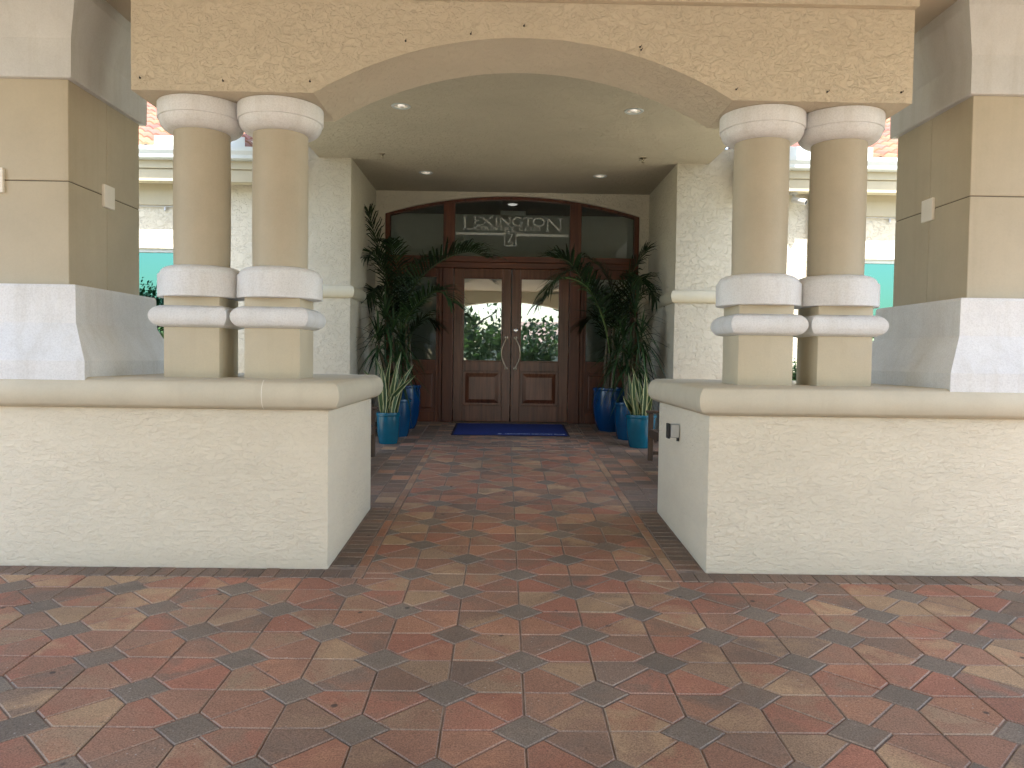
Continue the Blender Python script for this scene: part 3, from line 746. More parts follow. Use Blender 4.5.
# door leaves
DY = JY + .018
for s in (-1, 1):
    def X(a, b): return sorted((s * a, s * b))
    zt = 3.089; zb = ZF + .012
    mb = MB().box(*X(.006, .140), DY, DY + .055, zb, zt, .004).box(*X(.775, .918), DY, DY + .055, zb, zt, .004)
    for z0, z1 in ((zb, .905), (1.462, 1.612), (2.947, zt)): mb.box(*X(.1415, .7735), DY + .001, DY + .054, z0, z1, .004)
    for z0, z1 in ((.905, 1.462), (1.612, 2.947)):            # moulded beads around the openings
        for q in ((.1415, .160, z0, z1), (.755, .7735, z0, z1), (.160, .755, z0, z0 + .018), (.160, .755, z1 - .018, z1)):
            mb.box(*X(q[0], q[1]), DY + .012, DY + .050, q[2], q[3], .003)
    d = mb.build('door', M['wooddoor'], ent)
    a, b = X(.15, .765); MB().add([(a, DY + .028, 1.62), (b, DY + .028, 1.62), (b, DY + .028, 2.94), (a, DY + .028, 2.94)], [(0, 1, 2, 3)]).build('pane', M['glass'], d, fix=False)
    mb = MB(); a, b = X(.16, .755)
    mb.box(a, b, DY + .034, DY + .045, .92, 1.448)
    rows = [(0.0, DY + .034), (.018, DY + .026), (.055, DY + .010), (.060, DY + .008)]
    k = []
    for o, yy in rows: k += [(a + .03 + o, yy, .945 + o), (b - .03 - o, yy, .945 + o), (b - .03 - o, yy, 1.423 - o), (a + .03 + o, yy, 1.423 - o)]
    fs = [(j * 4 + i, j * 4 + (i + 1) % 4, j * 4 + 4 + (i + 1) % 4, j * 4 + 4 + i) for j in range(3) for i in range(4)] + [(12, 13, 14, 15)]
    mb.add(k, fs); mb.build('raised_panel', M['panel'], d)
    hx = s * .072
    pts = [(hx, DY - .004, 1.995), (hx, DY - .03, 1.99)] + [(hx + s * .078 * math.sin(math.pi * i / 12), DY - .045 - .012 * math.sin(math.pi * i / 12), 1.985 - .475 * i / 12) for i in range(13)] + [(hx, DY - .03, 1.505), (hx, DY - .004, 1.50)]
    mb = MB().tube(pts, .011, 10)
    for zz in (1.995, 1.50): mb.lathe([(.026, 0), (.026, .006), (.018, .010)], 0, 0, 16, m=Matrix.Translation((hx, DY, zz)) @ Matrix.Rotation(R(90), 4, 'X'))
    mb.build('handle', M['brass'], d, smooth=40)
    if s == 1: MB().lathe([(.034, 0), (.034, .010), (.026, .016), (.012, .018), (.012, .024)], 0, 0, 24, m=Matrix.Translation((.074, DY, 2.112)) @ Matrix.Rotation(R(90), 4, 'X')).build('lock', M['chrome'], d, smooth=40)
    for zz in (.85, 1.75, 2.28, 2.86): MB().box(*X(.912, .932), DY - .016, DY - .001, zz, zz + .11, .003).build('hinge', M['bronze'], d)
MB().box(-.94, .94, JY - .04, JY + .10, ZF - .02, ZF + .008, .003).build('threshold', M['bronze'], ent)

# ------------------------------------------------------------------ door mat
mt = thing('door_mat', 'blue door mat with pale lettering in front of the double door', 'door mat', (0, 11.55, fz(11.55)))
def matq(mb, x0, x1, y0, y1, dz, bev=.0):
    mb.add([(x, y, fz(y) + z) for z in (0.001, dz) for y in (y0, y1) for x in (x0, x1)], [(0, 2, 3, 1), (4, 5, 7, 6), (0, 1, 5, 4), (2, 6, 7, 3), (0, 4, 6, 2), (1, 3, 7, 5)])
mb = MB(); matq(mb, -.85, .85, 10.94, 12.16, .008); mb.build('rubber_edge', M['matedge'], mt)
mb = MB(); matq(mb, -.815, .815, 10.975, 12.125, .013); mb.build('pile', M['mat'], mt)
cu = bpy.data.curves.new('lettering', 'FONT'); cu.body = 'LEXINGTON COUNTRY CLUB'; cu.size = .088; cu.extrude = .001
ol = bpy.data.objects.new('tmp', cu); COL.objects.link(ol)
dg = bpy.context.evaluated_depsgraph_get(); me = bpy.data.meshes.new_from_object(ol.evaluated_get(dg)); bpy.data.objects.remove(ol)
wmin = min(v.co.x for v in me.vertices); wmax = max(v.co.x for v in me.vertices)
mb = MB(); k = .86 / (wmax - wmin)
mb.add([((v.co.x - wmin) * k - .075, 11.03 + v.co.y, fz(11.03 + v.co.y) + .0145 + v.co.z) for v in me.vertices], [list(p.vertices) for p in me.polygons])
mb.build('lettering', M['mattext'], mt, fix=False); mb = MB()
mb.add([(-.155 + .03 * math.cos(R(a)), 11.06 + .035 * math.sin(R(a)), fz(11.06 + .035 * math.sin(R(a))) + .0148) for a in range(0, 360, 30)], [tuple(range(12))])
mb.build('emblem', M['mattext'], mt, fix=False)

# ------------------------------------------------------------------ downlights, sprinklers, camera, device
labs = ['recessed ceiling downlight nearest the arch, on the side of the bare low wall', 'recessed ceiling downlight nearest the arch, on the side of the grey device',
        'recessed ceiling downlight near the door, on the side of the bare low wall', 'recessed ceiling downlight near the door, on the side of the grey device']
first = None
for (dx, dy), lb in zip(DN, labs):
    if first is None:
        t = first = thing('downlight', lb, 'ceiling light', (dx, dy, CZ), 'downlights in the canopy ceiling')
        MB().lathe([(.072, .0), (.074, -.006), (.098, -.008), (.102, -.003), (.102, .0)], dx, dy, 32, cz=CZ - .001, capb=False, capt=False).build('trim_ring', M['gutter'], t, smooth=40, fix=True)
        MB().lathe([(.0815, -.001), (.078, .02), (.060, .10), (.058, .11)], dx, dy, 32, cz=CZ, capb=False, capt=True).build('reflector', M['chrome'], t, smooth=40)
        MB().lathe([(.010, .015), (.030, .022), (.036, .04), (.030, .085), (.018, .105)], dx, dy, 20, cz=CZ).build('bulb', M['bulb'], t, smooth=40)
    else: dup(first, (dx, dy, CZ), lb)
first = None
for (dx, dy), lb in zip(((-1.721, 10.062), (1.659, 10.043)), ('tiny brass fire sprinkler in the ceiling on the side of the bare low wall', 'tiny brass fire sprinkler in the ceiling on the side of the grey device')):
    if first is None:
        t = first = thing('sprinkler', lb, 'sprinkler', (dx, dy, CZ), 'sprinklers in the canopy ceiling')
        MB().lathe([(.045, .0), (.045, -.004), (.02, -.012)], dx, dy, 20, cz=CZ - .0005).build('escutcheon', M['brass'], t, smooth=40)
        mb = MB().lathe([(.012, -.012), (.010, -.03)], dx, dy, 10, cz=CZ)
        for s in (-1, 1): mb.tube([(dx + s * .010, dy, CZ - .028), (dx + s * .016, dy, CZ - .042), (dx, dy, CZ - .058)], .003, 6)
        mb.lathe([(.026, -.060), (.026, -.063)], dx, dy, 14, cz=CZ)
        mb.build('head', M['brass'], t, smooth=40)
    else: dup(first, (dx, dy, CZ), lb)
t = thing('security_camera', 'small pale bullet camera under the eave, seen between two columns', 'camera', (3.66, 10.28, 3.88))
MB().lathe([(.055, .0), (.055, -.025), (.035, -.04)], 3.66, 10.12, 20, cz=3.899).build('mount', M['pale'], t, smooth=40)
MB().tube([(3.66, 10.12, 3.865), (3.67, 10.10, 3.81), (3.69, 10.08, 3.785)], .017, 10).build('bracket', M['pale'], t, smooth=40)
d = Vector((.70, -.62, -.30)).normalized(); c = Vector((3.715, 10.06, 3.770))
q = d.to_track_quat('Z', 'Y').to_matrix().to_4x4(); m = Matrix.Translation(c) @ q
b_ = MB().lathe([(.033, -.10), (.040, -.09), (.040, .085), (.036, .09)], 0, 0, 20, m=m).build('body', M['pale'], t, smooth=40)
MB().lathe([(.030, .088), (.028, .092)], 0, 0, 20, m=m).build('lens', M['black'], b_, smooth=40)
t = thing('wall_device', 'small grey and black box device on the inner end of the low wall', 'device', (1.258, 6.08, 1.12))
MB().box(1.186, 1.2575, 5.90, 5.985, 1.072, 1.178, .008).build('housing', M['greybox'], t, smooth=40)
MB().box(1.166, 1.1855, 5.905, 5.98, 1.066, 1.182, .004).build('faceplate', M['black'], t)
MB().box(1.190, 1.250, 5.894, 5.8995, 1.078, 1.172, .002).build('cover', M['pale'], t)
MB().tube([(1.250, 5.93, 1.073), (1.250, 5.93, 1.045)], .012, 8).build('cable_gland', M['black'], t)

# ------------------------------------------------------------------ benches
def make_bench(label):
    ox, y0, y1 = 1.63, 7.75, 9.15; z0 = fz(9.1); z1 = fz(7.8)
    t = thing('bench', label, 'bench', (1.9, 8.45, fz(8.45)), 'wooden benches beside the path')
    for x in (ox, ox + .50):
        for y in (y0, y1): MB().box(x, x + .055, y - .027, y + .027, fz(y) + .001, (1.035 if x == ox else 1.38) + (y - 9.15) * SL, .005).build('leg', M['bench'], t)
    for y in (y0, y1):
        MB().box(ox - .03, ox + .52, y - .035, y + .035, fz(y) + .570, fz(y) + .600, .006).build('armrest', M['bench'], t)
        MB().box(ox + .056, ox + .499, y - .018, y + .018, fz(y) + .07, fz(y) + .11, .004).build('stretcher', M['bench'], t)
    mb = MB(); zs = fz(8.45) + .36
    for i in range(6): mb.box(ox + .005 + i * .082, ox + .072 + i * .082, y0 + .03, y1 - .03, zs + .035, zs + .058, .004)
    mb.build('seat', M['bench'], t)
    MB().box(ox + .01, ox + .05, y0 + .028, y1 - .028, zs - .04, zs + .034, .004).build('seat_rail', M['bench'], t)
    mb = MB(); mb.box(ox + .50, ox + .55, y0 + .028, y1 - .028, zs + .46, zs + .55, .006)
    for i in range(11): yy = y0 + .08 + i * .122; mb.box(ox + .515, ox + .535, yy, yy + .06, zs + .05, zs + .46, .004)
    mb.build('backrest', M['bench'], t)
    return t
bn = make_bench('brown slatted bench half hidden behind the low wall with the grey device')
dup(bn, (-1.9, 8.45, fz(8.45)), 'brown slatted bench half hidden behind the low wall bare of fittings', sc=(-1, 1, 1))

# ------------------------------------------------------------------ pots and plants
def make_pot(x, y, rt, rb, h, mat, label, belly=0.0):
    z = fz(y) - .01
    t = thing('plant_pot', label, 'pot', (x, y, z), 'glazed blue pots beside the door')
    prof = [(rb * .96, 0), (rb, .012)]
    for i in range(1, 12):
        u = i / 12; prof.append((rb + (rt - rb) * u ** .75 + belly * math.sin(math.pi * u ** .8), .012 + (h - .06) * u))
    prof += [(rt * .985, h - .048), (rt * 1.05, h - .042), (rt * 1.065, h - .022), (rt * 1.045, h - .003), (rt * 1.0, h), (rt * .93, h - .004), (rt * .90, h - .05)]
    MB().lathe(prof, x, y, 56, cz=z, capt=False).build('body', mat, t, smooth=40)
    MB().lathe([(rt * .905, h - .052), (rt * .905, h - .045), (rt * .5, h - .032)], x, y, 24, cz=z).build('soil', M['soil'], t)
    return Vector((x, y, z + h - .03))
rng = random.Random(11)
def ribbon(mb, pts, widths, up, col, col2=None, fold=0.0, margin=None):
    """leaf blade through pts; an optional pale margin colour runs down both edges"""
    n = len(pts); k = []
    for i, p in enumerate(pts):
        d = (pts[min(i + 1, n - 1)] - pts[max(i - 1, 0)]).normalized()
        s = d.cross(up)
        if s.length < 1e-3: s = d.cross(Vector((1, 0, 0)))
        s.normalize(); nn = s.cross(d)
        w = widths[i] / 2
        if margin is None: k += [p - s * w + nn * fold * w, p, p + s * w + nn * fold * w]
        else: k += [p - s * w + nn * fold * w, p - s * w * .66 + nn * fold * w * .5, p, p + s * w * .66 + nn * fold * w * .5, p + s * w + nn * fold * w]
    c = 3 if margin is None else 5
    b0 = len(mb.v); mb.v += [tuple(v) for v in k]
    for i in range(n - 1):
        for j in range(c - 1):
            q = b0 + i * c + j
            mb.f.append([q, q + 1, q + 1 + c, q + c]); mb.mi.append(0)
            cc = margin if margin is not None and j in (0, c - 2) else (col2 if (col2 and i > n * .6) else col)
            mb.c.append(cc); mb.c2.append(cc)
def bez(P, t):
    """Catmull-Rom through points"""
    n = len(P) - 1; u = min(max(t, 0), .9999) * n; i = int(u); f = u - i
    p0, p1, p2, p3 = P[max(i - 1, 0)], P[i], P[i + 1], P[min(i + 2, n)]
    return .5 * ((2 * p1) + (p2 - p0) * f + (2 * p0 - 5 * p1 + 4 * p2 - p3) * f * f + (3 * p1 - p0 - 3 * p2 + p3) * f ** 3)
def gcol(lo, hi, bright=1.0):
    t = rng.random(); return tuple((a + (b - a) * t) * bright for a, b in zip(lo, hi))
PL, PH = (0.007, 0.020, 0.008), (0.026, 0.062, 0.020)
def frond(t, ctrl, nleaf=34, ll=.46, bright=1.0, start=.26, tip_brown=False, lift=0.0, wide=1.0):
    P = [Vector(p) for p in ctrl]
    pts = [bez(P, i / 24) for i in range(25)]
    mb = MB(); nst = len(mb.f)
    mb.tube(pts, [.011 * (1 - .8 * i / 24) + .0015 for i in range(25)], 6)
    for i in range(len(mb.f)): mb.c[i] = mb.c2[i] = (0.055 * bright, 0.085 * bright, 0.03 * bright)
    for i in range(nleaf):
        u = start + (1 - start) * (i / (nleaf - 1)); p = bez(P, u); d = (bez(P, min(u + .03, 1)) - bez(P, u - .03)).normalized()
        side = d.cross(Vector((0, 0, 1)))
        if side.length < .15: side = d.cross(Vector((0, 1, 0)))
        side.normalize(); upv = side.cross(d)
        if upv.z < 0: upv = -upv
        L = ll * (math.sin(math.pi * (.18 + .68 * (u - start) / (1 - start))) ** .7) * rng.uniform(.85, 1.1)
        for s in (-1, 1):
            ang = rng.uniform(.75, 1.0) * (1 - .45 * (u - start) / (1 - start))
            v = (side * s * math.sin(ang) + d * math.cos(ang) + upv * (lift + rng.uniform(.05, .30))).normalized()
            q = []
            for j in range(6):
                f = j / 5; q.append(p + v * L * f + Vector((0, 0, -1)) * L * (.16 + .14 * rng.random()) * f * f * 1.6)
            w = rng.uniform(.019, .028) * wide
            c = gcol(PL, PH, bright)
            ribbon(mb, q, [w * .5, w, w, w * .8, w * .5, .001], upv, c, (0.13, 0.08, 0.03) if tip_brown and rng.random() < .4 else None, fold=.25)
    return mb.build('frond', M['leaf'], t, fix=False)
def palm(pot, label, ctrls):
    t = thing('potted_palm', label, 'palm', tuple(pot), 'palms in the deep blue pots')
    mb = MB(); bs = []
    for i in range(4):
        a = i * 1.7; mb.tube([pot + Vector((.06 * math.cos(a), .06 * math.sin(a), -.05)), pot + Vector((.09 * math.cos(a), .09 * math.sin(a), .35)), pot + Vector((.04 * math.cos(a) - .0, .05 * math.sin(a), .95))], [.026, .022, .014], 8)
    mb.build('stem', M['cane'], t, smooth=60)
    for c in ctrls:
        kw = c[1] if isinstance(c[-1], dict) else {}
        pts = c[0] if isinstance(c[-1], dict) else c
        base = pot + Vector((rng.uniform(-.05, .05), rng.uniform(-.05, .05), .55))
        frond(t, [tuple(base)] + list(pts), **kw)
    return t
def dracaena(pot, label, heads, n=38, L=.52):
    t = thing('dracaena', label, 'plant', tuple(pot), 'spiky plants in the mid blue pots')
    mb = MB()
    for h in heads:
        h = Vector(h); mid = (pot + h) / 2 + Vector((rng.uniform(-.05, .05), rng.uniform(-.05, .05), 0))
        mb.tube([pot + Vector((rng.uniform(-.05, .05), rng.uniform(-.05, .05), -.05)), mid, h], [.02, .017, .014], 8)
    mb.build('cane', M['cane'], t, smooth=60)
    for h in heads:
        h = Vector(h); mb = MB()
        for i in range(n):
            u = (i + .5) / n; az = i * 2.39996 + rng.uniform(-.2, .2); el = R(82 - 125 * u + rng.uniform(-9, 9))
            v = Vector((math.cos(az) * math.cos(el), math.sin(az) * math.cos(el), math.sin(el)))
            ll = L * rng.uniform(.75, 1.1); droop = (.25 + .55 * u) * rng.uniform(.7, 1.25)
            base = h + Vector((0, 0, .10 * (1 - u) - .12 * u))
            q = [base + v * ll * f + Vector((0, 0, -1)) * ll * droop * f * f for f in (0, .2, .4, .6, .8, 1)]
            w = rng.uniform(.022, .032)
            ribbon(mb, q, [w * .7, w, w, w * .8, w * .5, .001], Vector((0, 0, 1)), gcol((.008, .026, .010), (.040, .090, .028)), fold=.3)
        mb.build('leaf_head', M['leaf'], t, fix=False)
    return t
def snake(pot, label, tips, n_extra, rr):
    t = thing('snake_plant', label, 'plant', tuple(pot), 'striped plants in the turquoise pots')
    mb = MB(); L = []
    for p in tips: L.append((pot + Vector((rng.uniform(-rr, rr) * .6, rng.uniform(-rr, rr) * .6, -.02)), Vector(p)))
    for i in range(n_extra):
        a = rng.uniform(0, 6.28); r_ = rr * rng.uniform(.1, .8)
        b = pot + Vector((r_ * math.cos(a), r_ * math.sin(a), -.02)); L.append((b, b + Vector((math.cos(a) * rng.uniform(.02, .16), math.sin(a) * rng.uniform(.02, .16), rng.uniform(.25, .62)))))
    for b, tp in L:
        d = tp - b; up = Vector((rng.uniform(-1, 1), -1.6, .0)).normalized(); bend = Vector((rng.uniform(-.03, .03), rng.uniform(-.03, .03), 0))
        tw = rng.uniform(-.5, .5); q = [b + Vector((d.x * f ** 1.4, d.y * f ** 1.4, d.z * f)) + bend * math.sin(f * math.pi) for f in [j / 8 for j in range(9)]]
        w = rng.uniform(.052, .074)
        ribbon(mb, q, [w * .55, w * .8, w, w, w * .98, w * .9, w * .7, w * .4, .002], up, gcol((.022, .055, .020), (.06, .11, .04)), None, .35, margin=gcol((.36, .37, .17), (.55, .55, .30)))
    mb.build('leaf_blades', M['leaf'], t, fix=False)
    return t
A_ = 'bare-wall side'; B_ = 'grey-device side'
pA3 = make_pot(-1.60, 11.62, .235, .155, .66, M['deep_pot'], 'deep blue tapered pot nearest the door on the bare-wall side of the path', .03)
pA2 = make_pot(-1.60, 10.84, .195, .150, .53, M['mid_pot'], 'mid blue pot between two others on the bare-wall side of the path', .01)
pA1 = make_pot(-1.63, 10.19, .150, .122, .42, M['teal_pot'], 'smallest turquoise pot, at the front of its row on the bare-wall side', .006)
pB3 = make_pot(1.505, 11.62, .25, .165, .66, M['deep_pot'], 'deep blue tapered pot nearest the door on the grey-device side of the path', .035)
pB2 = make_pot(1.665, 10.82, .205, .155, .53, M['mid_pot'], 'mid blue pot between two others on the grey-device side of the path', .01)
pB1 = make_pot(1.715, 10.14, .192, .145, .44, M['teal_pot'], 'turquoise pot at the front of its row beside the bench arm on the grey-device side', .006)
palm(pA3, 'dark feathery palm whose frond arches across the door on the bare-wall side', [
    [(-1.75, 11.5, 2.3), (-1.86, 11.45, 2.83), (-1.99, 11.3, 3.35), (-2.09, 11.2, 3.74)],
    [(-1.75, 11.5, 2.25), (-1.83, 11.4, 2.72), (-1.98, 11.2, 3.12), (-2.09, 11.0, 3.08)],
    ([(-1.62, 11.5, 2.25), (-1.43, 11.4, 2.73), (-1.05, 11.2, 3.05), (-.64, 11.0, 3.17), (-.36, 10.8, 3.06)], dict(ll=.56, nleaf=42, lift=.45, wide=1.35)),
    ([(-1.60, 11.5, 2.15), (-1.38, 11.3, 2.44), (-1.07, 11.1, 2.62), (-.87, 10.9, 2.45)], dict(bright=1.7, wide=1.3, lift=.2)),
    [(-1.66, 11.6, 2.2), (-1.64, 11.75, 2.8), (-1.45, 11.9, 3.13), (-1.21, 11.95, 3.2)],
    [(-1.66, 11.5, 2.2), (-1.68, 11.4, 2.8), (-1.72, 11.1, 3.2), (-1.75, 10.8, 3.29)],
    [(-1.5, 11.6, 2.0), (-1.35, 11.7, 2.25), (-1.2, 11.8, 2.2)],
    [(-1.8, 11.6, 2.0), (-1.92, 11.5, 2.5), (-2.02, 11.3, 2.65), (-2.08, 11.1, 2.5)]])
palm(pB3, 'dark feathery palm leaning over the door on the grey-device side, one frond pale green', [
    ([(1.45, 11.6, 2.1), (1.3, 11.4, 2.43), (1.06, 11.3, 2.77), (.81, 11.1, 3.06), (.60, 11.0, 3.10)], dict(ll=.54, nleaf=38, lift=.35, wide=1.35)),
    [(1.45, 11.6, 2.1), (1.34, 11.5, 2.56), (1.06, 11.3, 2.94), (.75, 11.1, 2.92), (.49, 10.9, 2.66)],
    ([(1.4, 11.5, 2.15), (1.22, 11.4, 2.58), (1.0, 11.2, 2.78), (.72, 11.0, 2.83), (.60, 10.95, 2.76)], dict(bright=3.2, ll=.26, tip_brown=True)),
    [(1.55, 11.6, 2.1), (1.64, 11.5, 2.64), (1.8, 11.4, 3.03), (1.96, 11.3, 3.28)],
    [(1.53, 11.6, 2.1), (1.51, 11.6, 2.64), (1.38, 11.65, 3.0), (1.16, 11.7, 3.2)],
    [(1.6, 11.6, 2.1), (1.82, 11.4, 2.56), (1.98, 11.2, 2.69), (2.06, 11.0, 2.53)],
    [(1.6, 11.6, 2.1), (1.74, 11.3, 2.7), (1.80, 11.0, 2.86), (1.82, 10.8, 2.75)],
    [(1.45, 11.7, 2.0), (1.3, 11.8, 2.3), (1.15, 11.9, 2.25)]])
dracaena(pA2, 'bushy dark green plant of drooping strap leaves behind the smallest turquoise pot', [(-1.78, 10.8, 2.18), (-1.86, 10.72, 1.86), (-1.55, 10.92, 1.82), (-1.66, 10.75, 2.0), (-1.60, 10.72, 1.55)])
dracaena(pB2, 'tall shaggy green plant of drooping strap leaves above the bench arm', [(1.72, 10.78, 2.26), (1.58, 10.9, 1.95), (1.80, 10.68, 1.98), (1.50, 10.95, 1.72), (1.64, 10.7, 1.68), (1.80, 10.8, 1.60)], 40)
snake(pA1, 'striped sword-leaved plant in the smallest turquoise pot, showing above the bare low wall', [(-1.96, 10.1, 1.5), (-1.81, 10.2, 1.66), (-1.72, 10.1, 1.57), (-1.58, 10.1, 1.69), (-1.47, 10.2, 1.73), (-1.5, 10.05, 1.62), (-1.4, 10.1, 1.47), (-1.3, 10.2, 1.57), (-1.25, 10.1, 1.44)], 12, .13)
snake(pB1, 'striped sword-leaved plant in the turquoise pot beside the bench arm', [(1.53, 10.1, 1.5), (1.6, 10.05, 1.51), (1.66, 10.1, 1.43), (1.78, 10.1, 1.45), (1.45, 10.0, 1.20), (1.93, 10.2, 1.32), (1.59, 10.15, 1.58)], 10, .15)

# ------------------------------------------------------------------ shrubs in the side beds
def shrub(name, x, y, z0, rx, ry, h, n, label, cat, lo, hi, ls=.07, group=None, mat='leaf'):
    t = thing(name, label, cat, (x, y, z0), group)
    mb = MB()
    for i in range(7):
        a = i * .9; mb.tube([(x, y, z0 - .02), (x + .3 * rx * math.cos(a), y + .3 * ry * math.sin(a), z0 + h * .4), (x + .6 * rx * math.cos(a), y + .6 * ry * math.sin(a), z0 + h * .75)], [.02, .014, .006], 6)
    mb.build('stem', M['bark'], t)
    mb = MB(); cl = [(Vector((x + rng.gauss(0, .45) * rx, y + rng.gauss(0, .45) * ry, z0 + h * rng.uniform(.12, .92))), rng.uniform(.16, .30) * h * .6, rng.uniform(.6, 1.25)) for _ in range(26)]
    for i in range(n):
        c, r_, b = rng.choice(cl)
        p = c + Vector((rng.gauss(0, 1), rng.gauss(0, 1), rng.gauss(0, 1))).normalized() * r_ * rng.random() ** .4
        if p.z < z0 + .02: continue
        v = Vector((rng.gauss(0, 1), rng.gauss(0, 1), rng.gauss(0, .7))).normalized()
        q = [p, p + v * ls * .5, p + v * ls + Vector((0, 0, -ls * .25))]
        ribbon(mb, q, [.004, ls * .5, .002], Vector((rng.gauss(0, .5), rng.gauss(0, .5), 1)), gcol(lo, hi, b), fold=.2)
    mb.build('foliage', M[mat], t, fix=False)
    return t
shrub('shrub', -4.75, 9.25, fz(9.25) - .03, .85, .45, 2.3, 9500, 'tall dark green shrub under the tinted window, glimpsed beside the pier', 'shrub', (.012, .034, .012), (.045, .10, .03))
shrub('shrub', 3.66, 9.78, fz(9.78) - .03, .35, .22, 1.30, 2200, 'small dark shrub added to darken the sunlit wall low between two columns', 'shrub', (.012, .034, .012), (.04, .085, .03))  # invented shrub, covers a stretch of wall that the sun leaves too bright
shrub('shrub', 4.62, 9.25, fz(9.25) - .03, .7, .4, 1.58, 2600, 'low pale green shrub under the tinted window on the grey-device side', 'shrub', (.03, .075, .03), (.09, .17, .07))

# ------------------------------------------------------------------ trees and a house across the drive, seen mirrored in the door glass
def tree(x, y, h, rx, label, seed, n=2600, lo=(.020, .045, .014), hi=(.075, .135, .035)):
    rg = random.Random(seed); z0 = fz(-5) - .05
    t = thing('oak_tree', label, 'tree', (x, y, z0), 'trees across the drive')
    mb = MB(); mb.tube([(x, y, z0), (x + .1, y, z0 + h * .2), (x - .1, y + .1, z0 + h * .42), (x, y, z0 + h * .8)], [.28, .22, .17, .04], 10)
    ends = []
    for i in range(9):
        a = i * 2.4; zz = z0 + h * (.28 + .05 * i); e = Vector((x + rx * .7 * math.cos(a), y + rx * .7 * math.sin(a), zz + h * .22)); ends.append(e)
        mb.tube([(x, y, zz), (x + rx * .35 * math.cos(a), y + rx * .35 * math.sin(a), zz + h * .13), e], [.10, .06, .02], 6)
    mb.build('trunk', M['bark'], t, smooth=60)
    mb = MB(); cl = []
    for i in range(34):
        a = rg.uniform(0, 6.28); r_ = rx * rg.random() ** .5; cl.append((Vector((x + r_ * math.cos(a), y + r_ * math.sin(a), z0 + h * (.36 + .58 * rg.random() * (1 - .45 * (r_ / rx) ** 2)))), rg.uniform(.5, 1.15), rg.uniform(.5, 1.3)))
    for e in ends: cl.append((e, .9, rg.uniform(.6, 1.2)))
    for i in range(n):
        c, r_, b = rg.choice(cl)
        p = c + Vector((rg.gauss(0, 1), rg.gauss(0, 1), rg.gauss(0, .7))).normalized() * r_ * rg.random() ** .45
        u = Vector((rg.gauss(0, 1), rg.gauss(0, 1), rg.gauss(0, 1))).normalized(); w = u.cross(Vector((rg.gauss(0, 1), rg.gauss(0, 1), rg.gauss(0, 1)))).normalized(); s = rg.uniform(.12, .24)
        tt = rg.random(); cc = tuple((a_ + (b_ - a_) * tt) * b for a_, b_ in zip(lo, hi))
        mb.add([p - u * s, p + w * s * .6, p + u * s, p - w * s * .6], [(0, 1, 2, 3)], 0, cc)
    mb.build('crown', M['treeleaf'], t, fix=False)
tree(-5.6, -17, 6.6, 3.1, 'dense oak mirrored in the door pane with the hinges on the bare-wall side', 1, 3600)
tree(-2.3, -24, 5.4, 2.6, 'rounder oak mirrored near the middle of the double door', 2, 1900)
tree(5.2, -15, 6.8, 3.0, 'open oak mirrored in the door pane with the round lock', 3, 1100)
tree(1.9, -29, 4.6, 2.0, 'small oak mirrored beside the round lock', 4, 1200)
tree(9.5, -20, 8.0, 4.0, 'wide oak mirrored in the tinted window on the grey-device side', 5, 2600)
tree(-12, -19, 8.0, 4.2, 'wide oak mirrored in the tinted window on the bare-wall side', 6, 2800)
t = thing('house', 'low house with tiled roof mirrored low in the door pane with the lock', 'house', (4, -36, -.28))
MB().box(-2, 12, -40, -34, -.3, 2.7).build('wall', M['housewall'], t)
mb = MB(); mb.add([(-2.6, -40.6, 2.7), (12.6, -40.6, 2.7), (12.6, -33.4, 2.7), (-2.6, -33.4, 2.7), (1.2, -37, 4.6), (8.8, -37, 4.6)], [(0, 1, 5, 4), (1, 2, 5), (2, 3, 4, 5), (3, 0, 4), (3, 2, 1, 0)]); mb.build('roof', M['rooftile'], t)
for i in range(5): MB().box(-.6 + i * 2.6, .9 + i * 2.6, -33.998, -33.94, .7, 2.0).build('window', M['houseglass'], t)

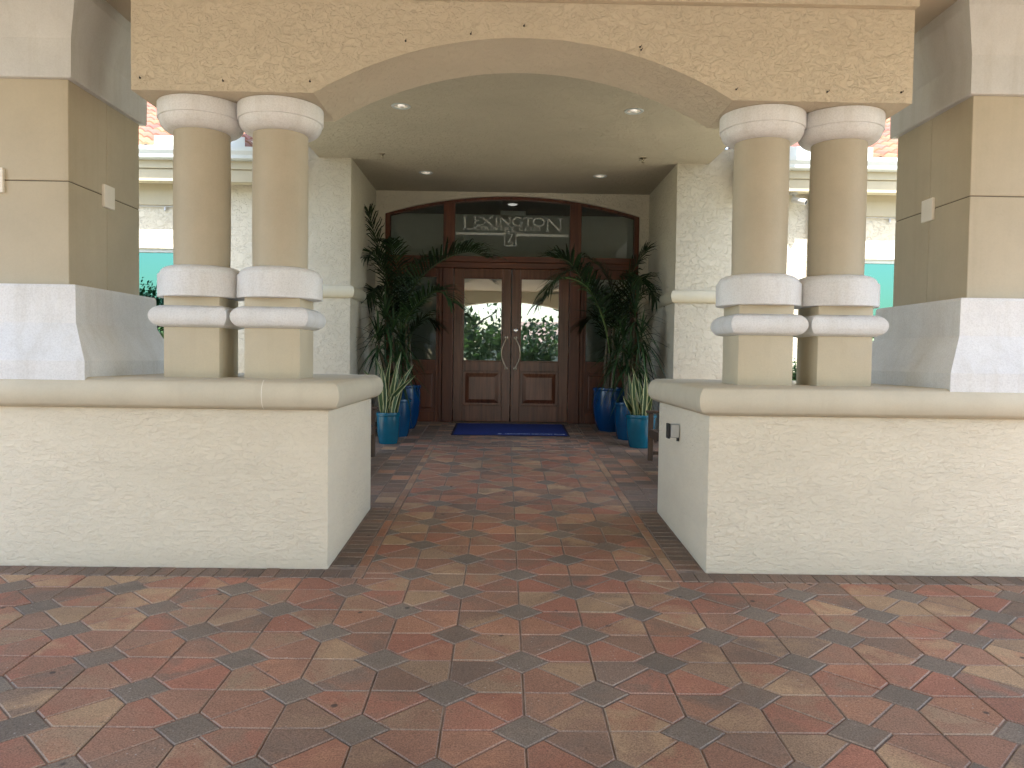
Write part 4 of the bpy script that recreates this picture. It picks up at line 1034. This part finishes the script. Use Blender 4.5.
# ------------------------------------------------------------------ light, sky
EL, AZ = R(61), R(11)                # sun high behind the camera, a little to the right
sd = Vector((math.sin(AZ) * math.cos(EL), -math.cos(AZ) * math.cos(EL), math.sin(EL)))
sl = bpy.data.lights.new('sun', 'SUN'); sl.energy = 4.5; sl.angle = R(.5); sl.color = (1, .955, .88)
so = bpy.data.objects.new('sun', sl); COL.objects.link(so); so.location = (0, -10, 20); so.rotation_euler = sd.to_track_quat('Z', 'Y').to_euler()
wd = bpy.data.worlds.new('World'); scene.world = wd; wd.use_nodes = True
nt = wd.node_tree; bg = nt.nodes['Background']
sk = nt.nodes.new('ShaderNodeTexSky'); sk.sky_type = 'NISHITA'; sk.sun_disc = False; sk.sun_elevation = EL; sk.sun_rotation = math.pi - AZ
sk.air_density = 1.2; sk.dust_density = 2.0
nt.links.new(sk.outputs[0], bg.inputs['Color']); bg.inputs['Strength'].default_value = .15

# ------------------------------------------------------------------ camera
yaw, pit, rol = 0.0108, 0.0336, 0.0140
f_ = 769.0
def ray(px, py):
    c, s = math.cos(rol), math.sin(rol); dx, dy = px - 512, py - 384
    u = dx * c + dy * s; w = -dx * s + dy * c; zz = -w
    yr = f_ * math.cos(pit) + zz * math.sin(pit); Z = -f_ * math.sin(pit) + zz * math.cos(pit)
    return Vector((u * math.cos(yaw) + yr * math.sin(yaw), -u * math.sin(yaw) + yr * math.cos(yaw), Z))
fw = ray(512, 384).normalized(); rt = (ray(513, 384) - ray(512, 384)).normalized(); up = rt.cross(fw)
cam = bpy.data.cameras.new('camera'); cam.sensor_width = 36; cam.lens = f_ / 1024 * 36; cam.clip_end = 500; cam.clip_start = .05
co = bpy.data.objects.new('camera', cam); COL.objects.link(co)
mw = Matrix((rt, up, -fw)).transposed().to_4x4(); mw.translation = (-0.1066, 0, 1.6701); co.matrix_world = mw
scene.camera = co
scene.view_settings.view_transform = 'Standard'; scene.view_settings.look = 'None'; scene.view_settings.exposure = 0; scene.view_settings.gamma = 1
scene.cycles.film_exposure = 4.75
scene.cycles.max_bounces = 10; scene.cycles.diffuse_bounces = 6; scene.cycles.glossy_bounces = 4; scene.cycles.transparent_max_bounces = 12
scene.cycles.use_denoising = True
scene.cycles.sample_clamp_indirect = 8
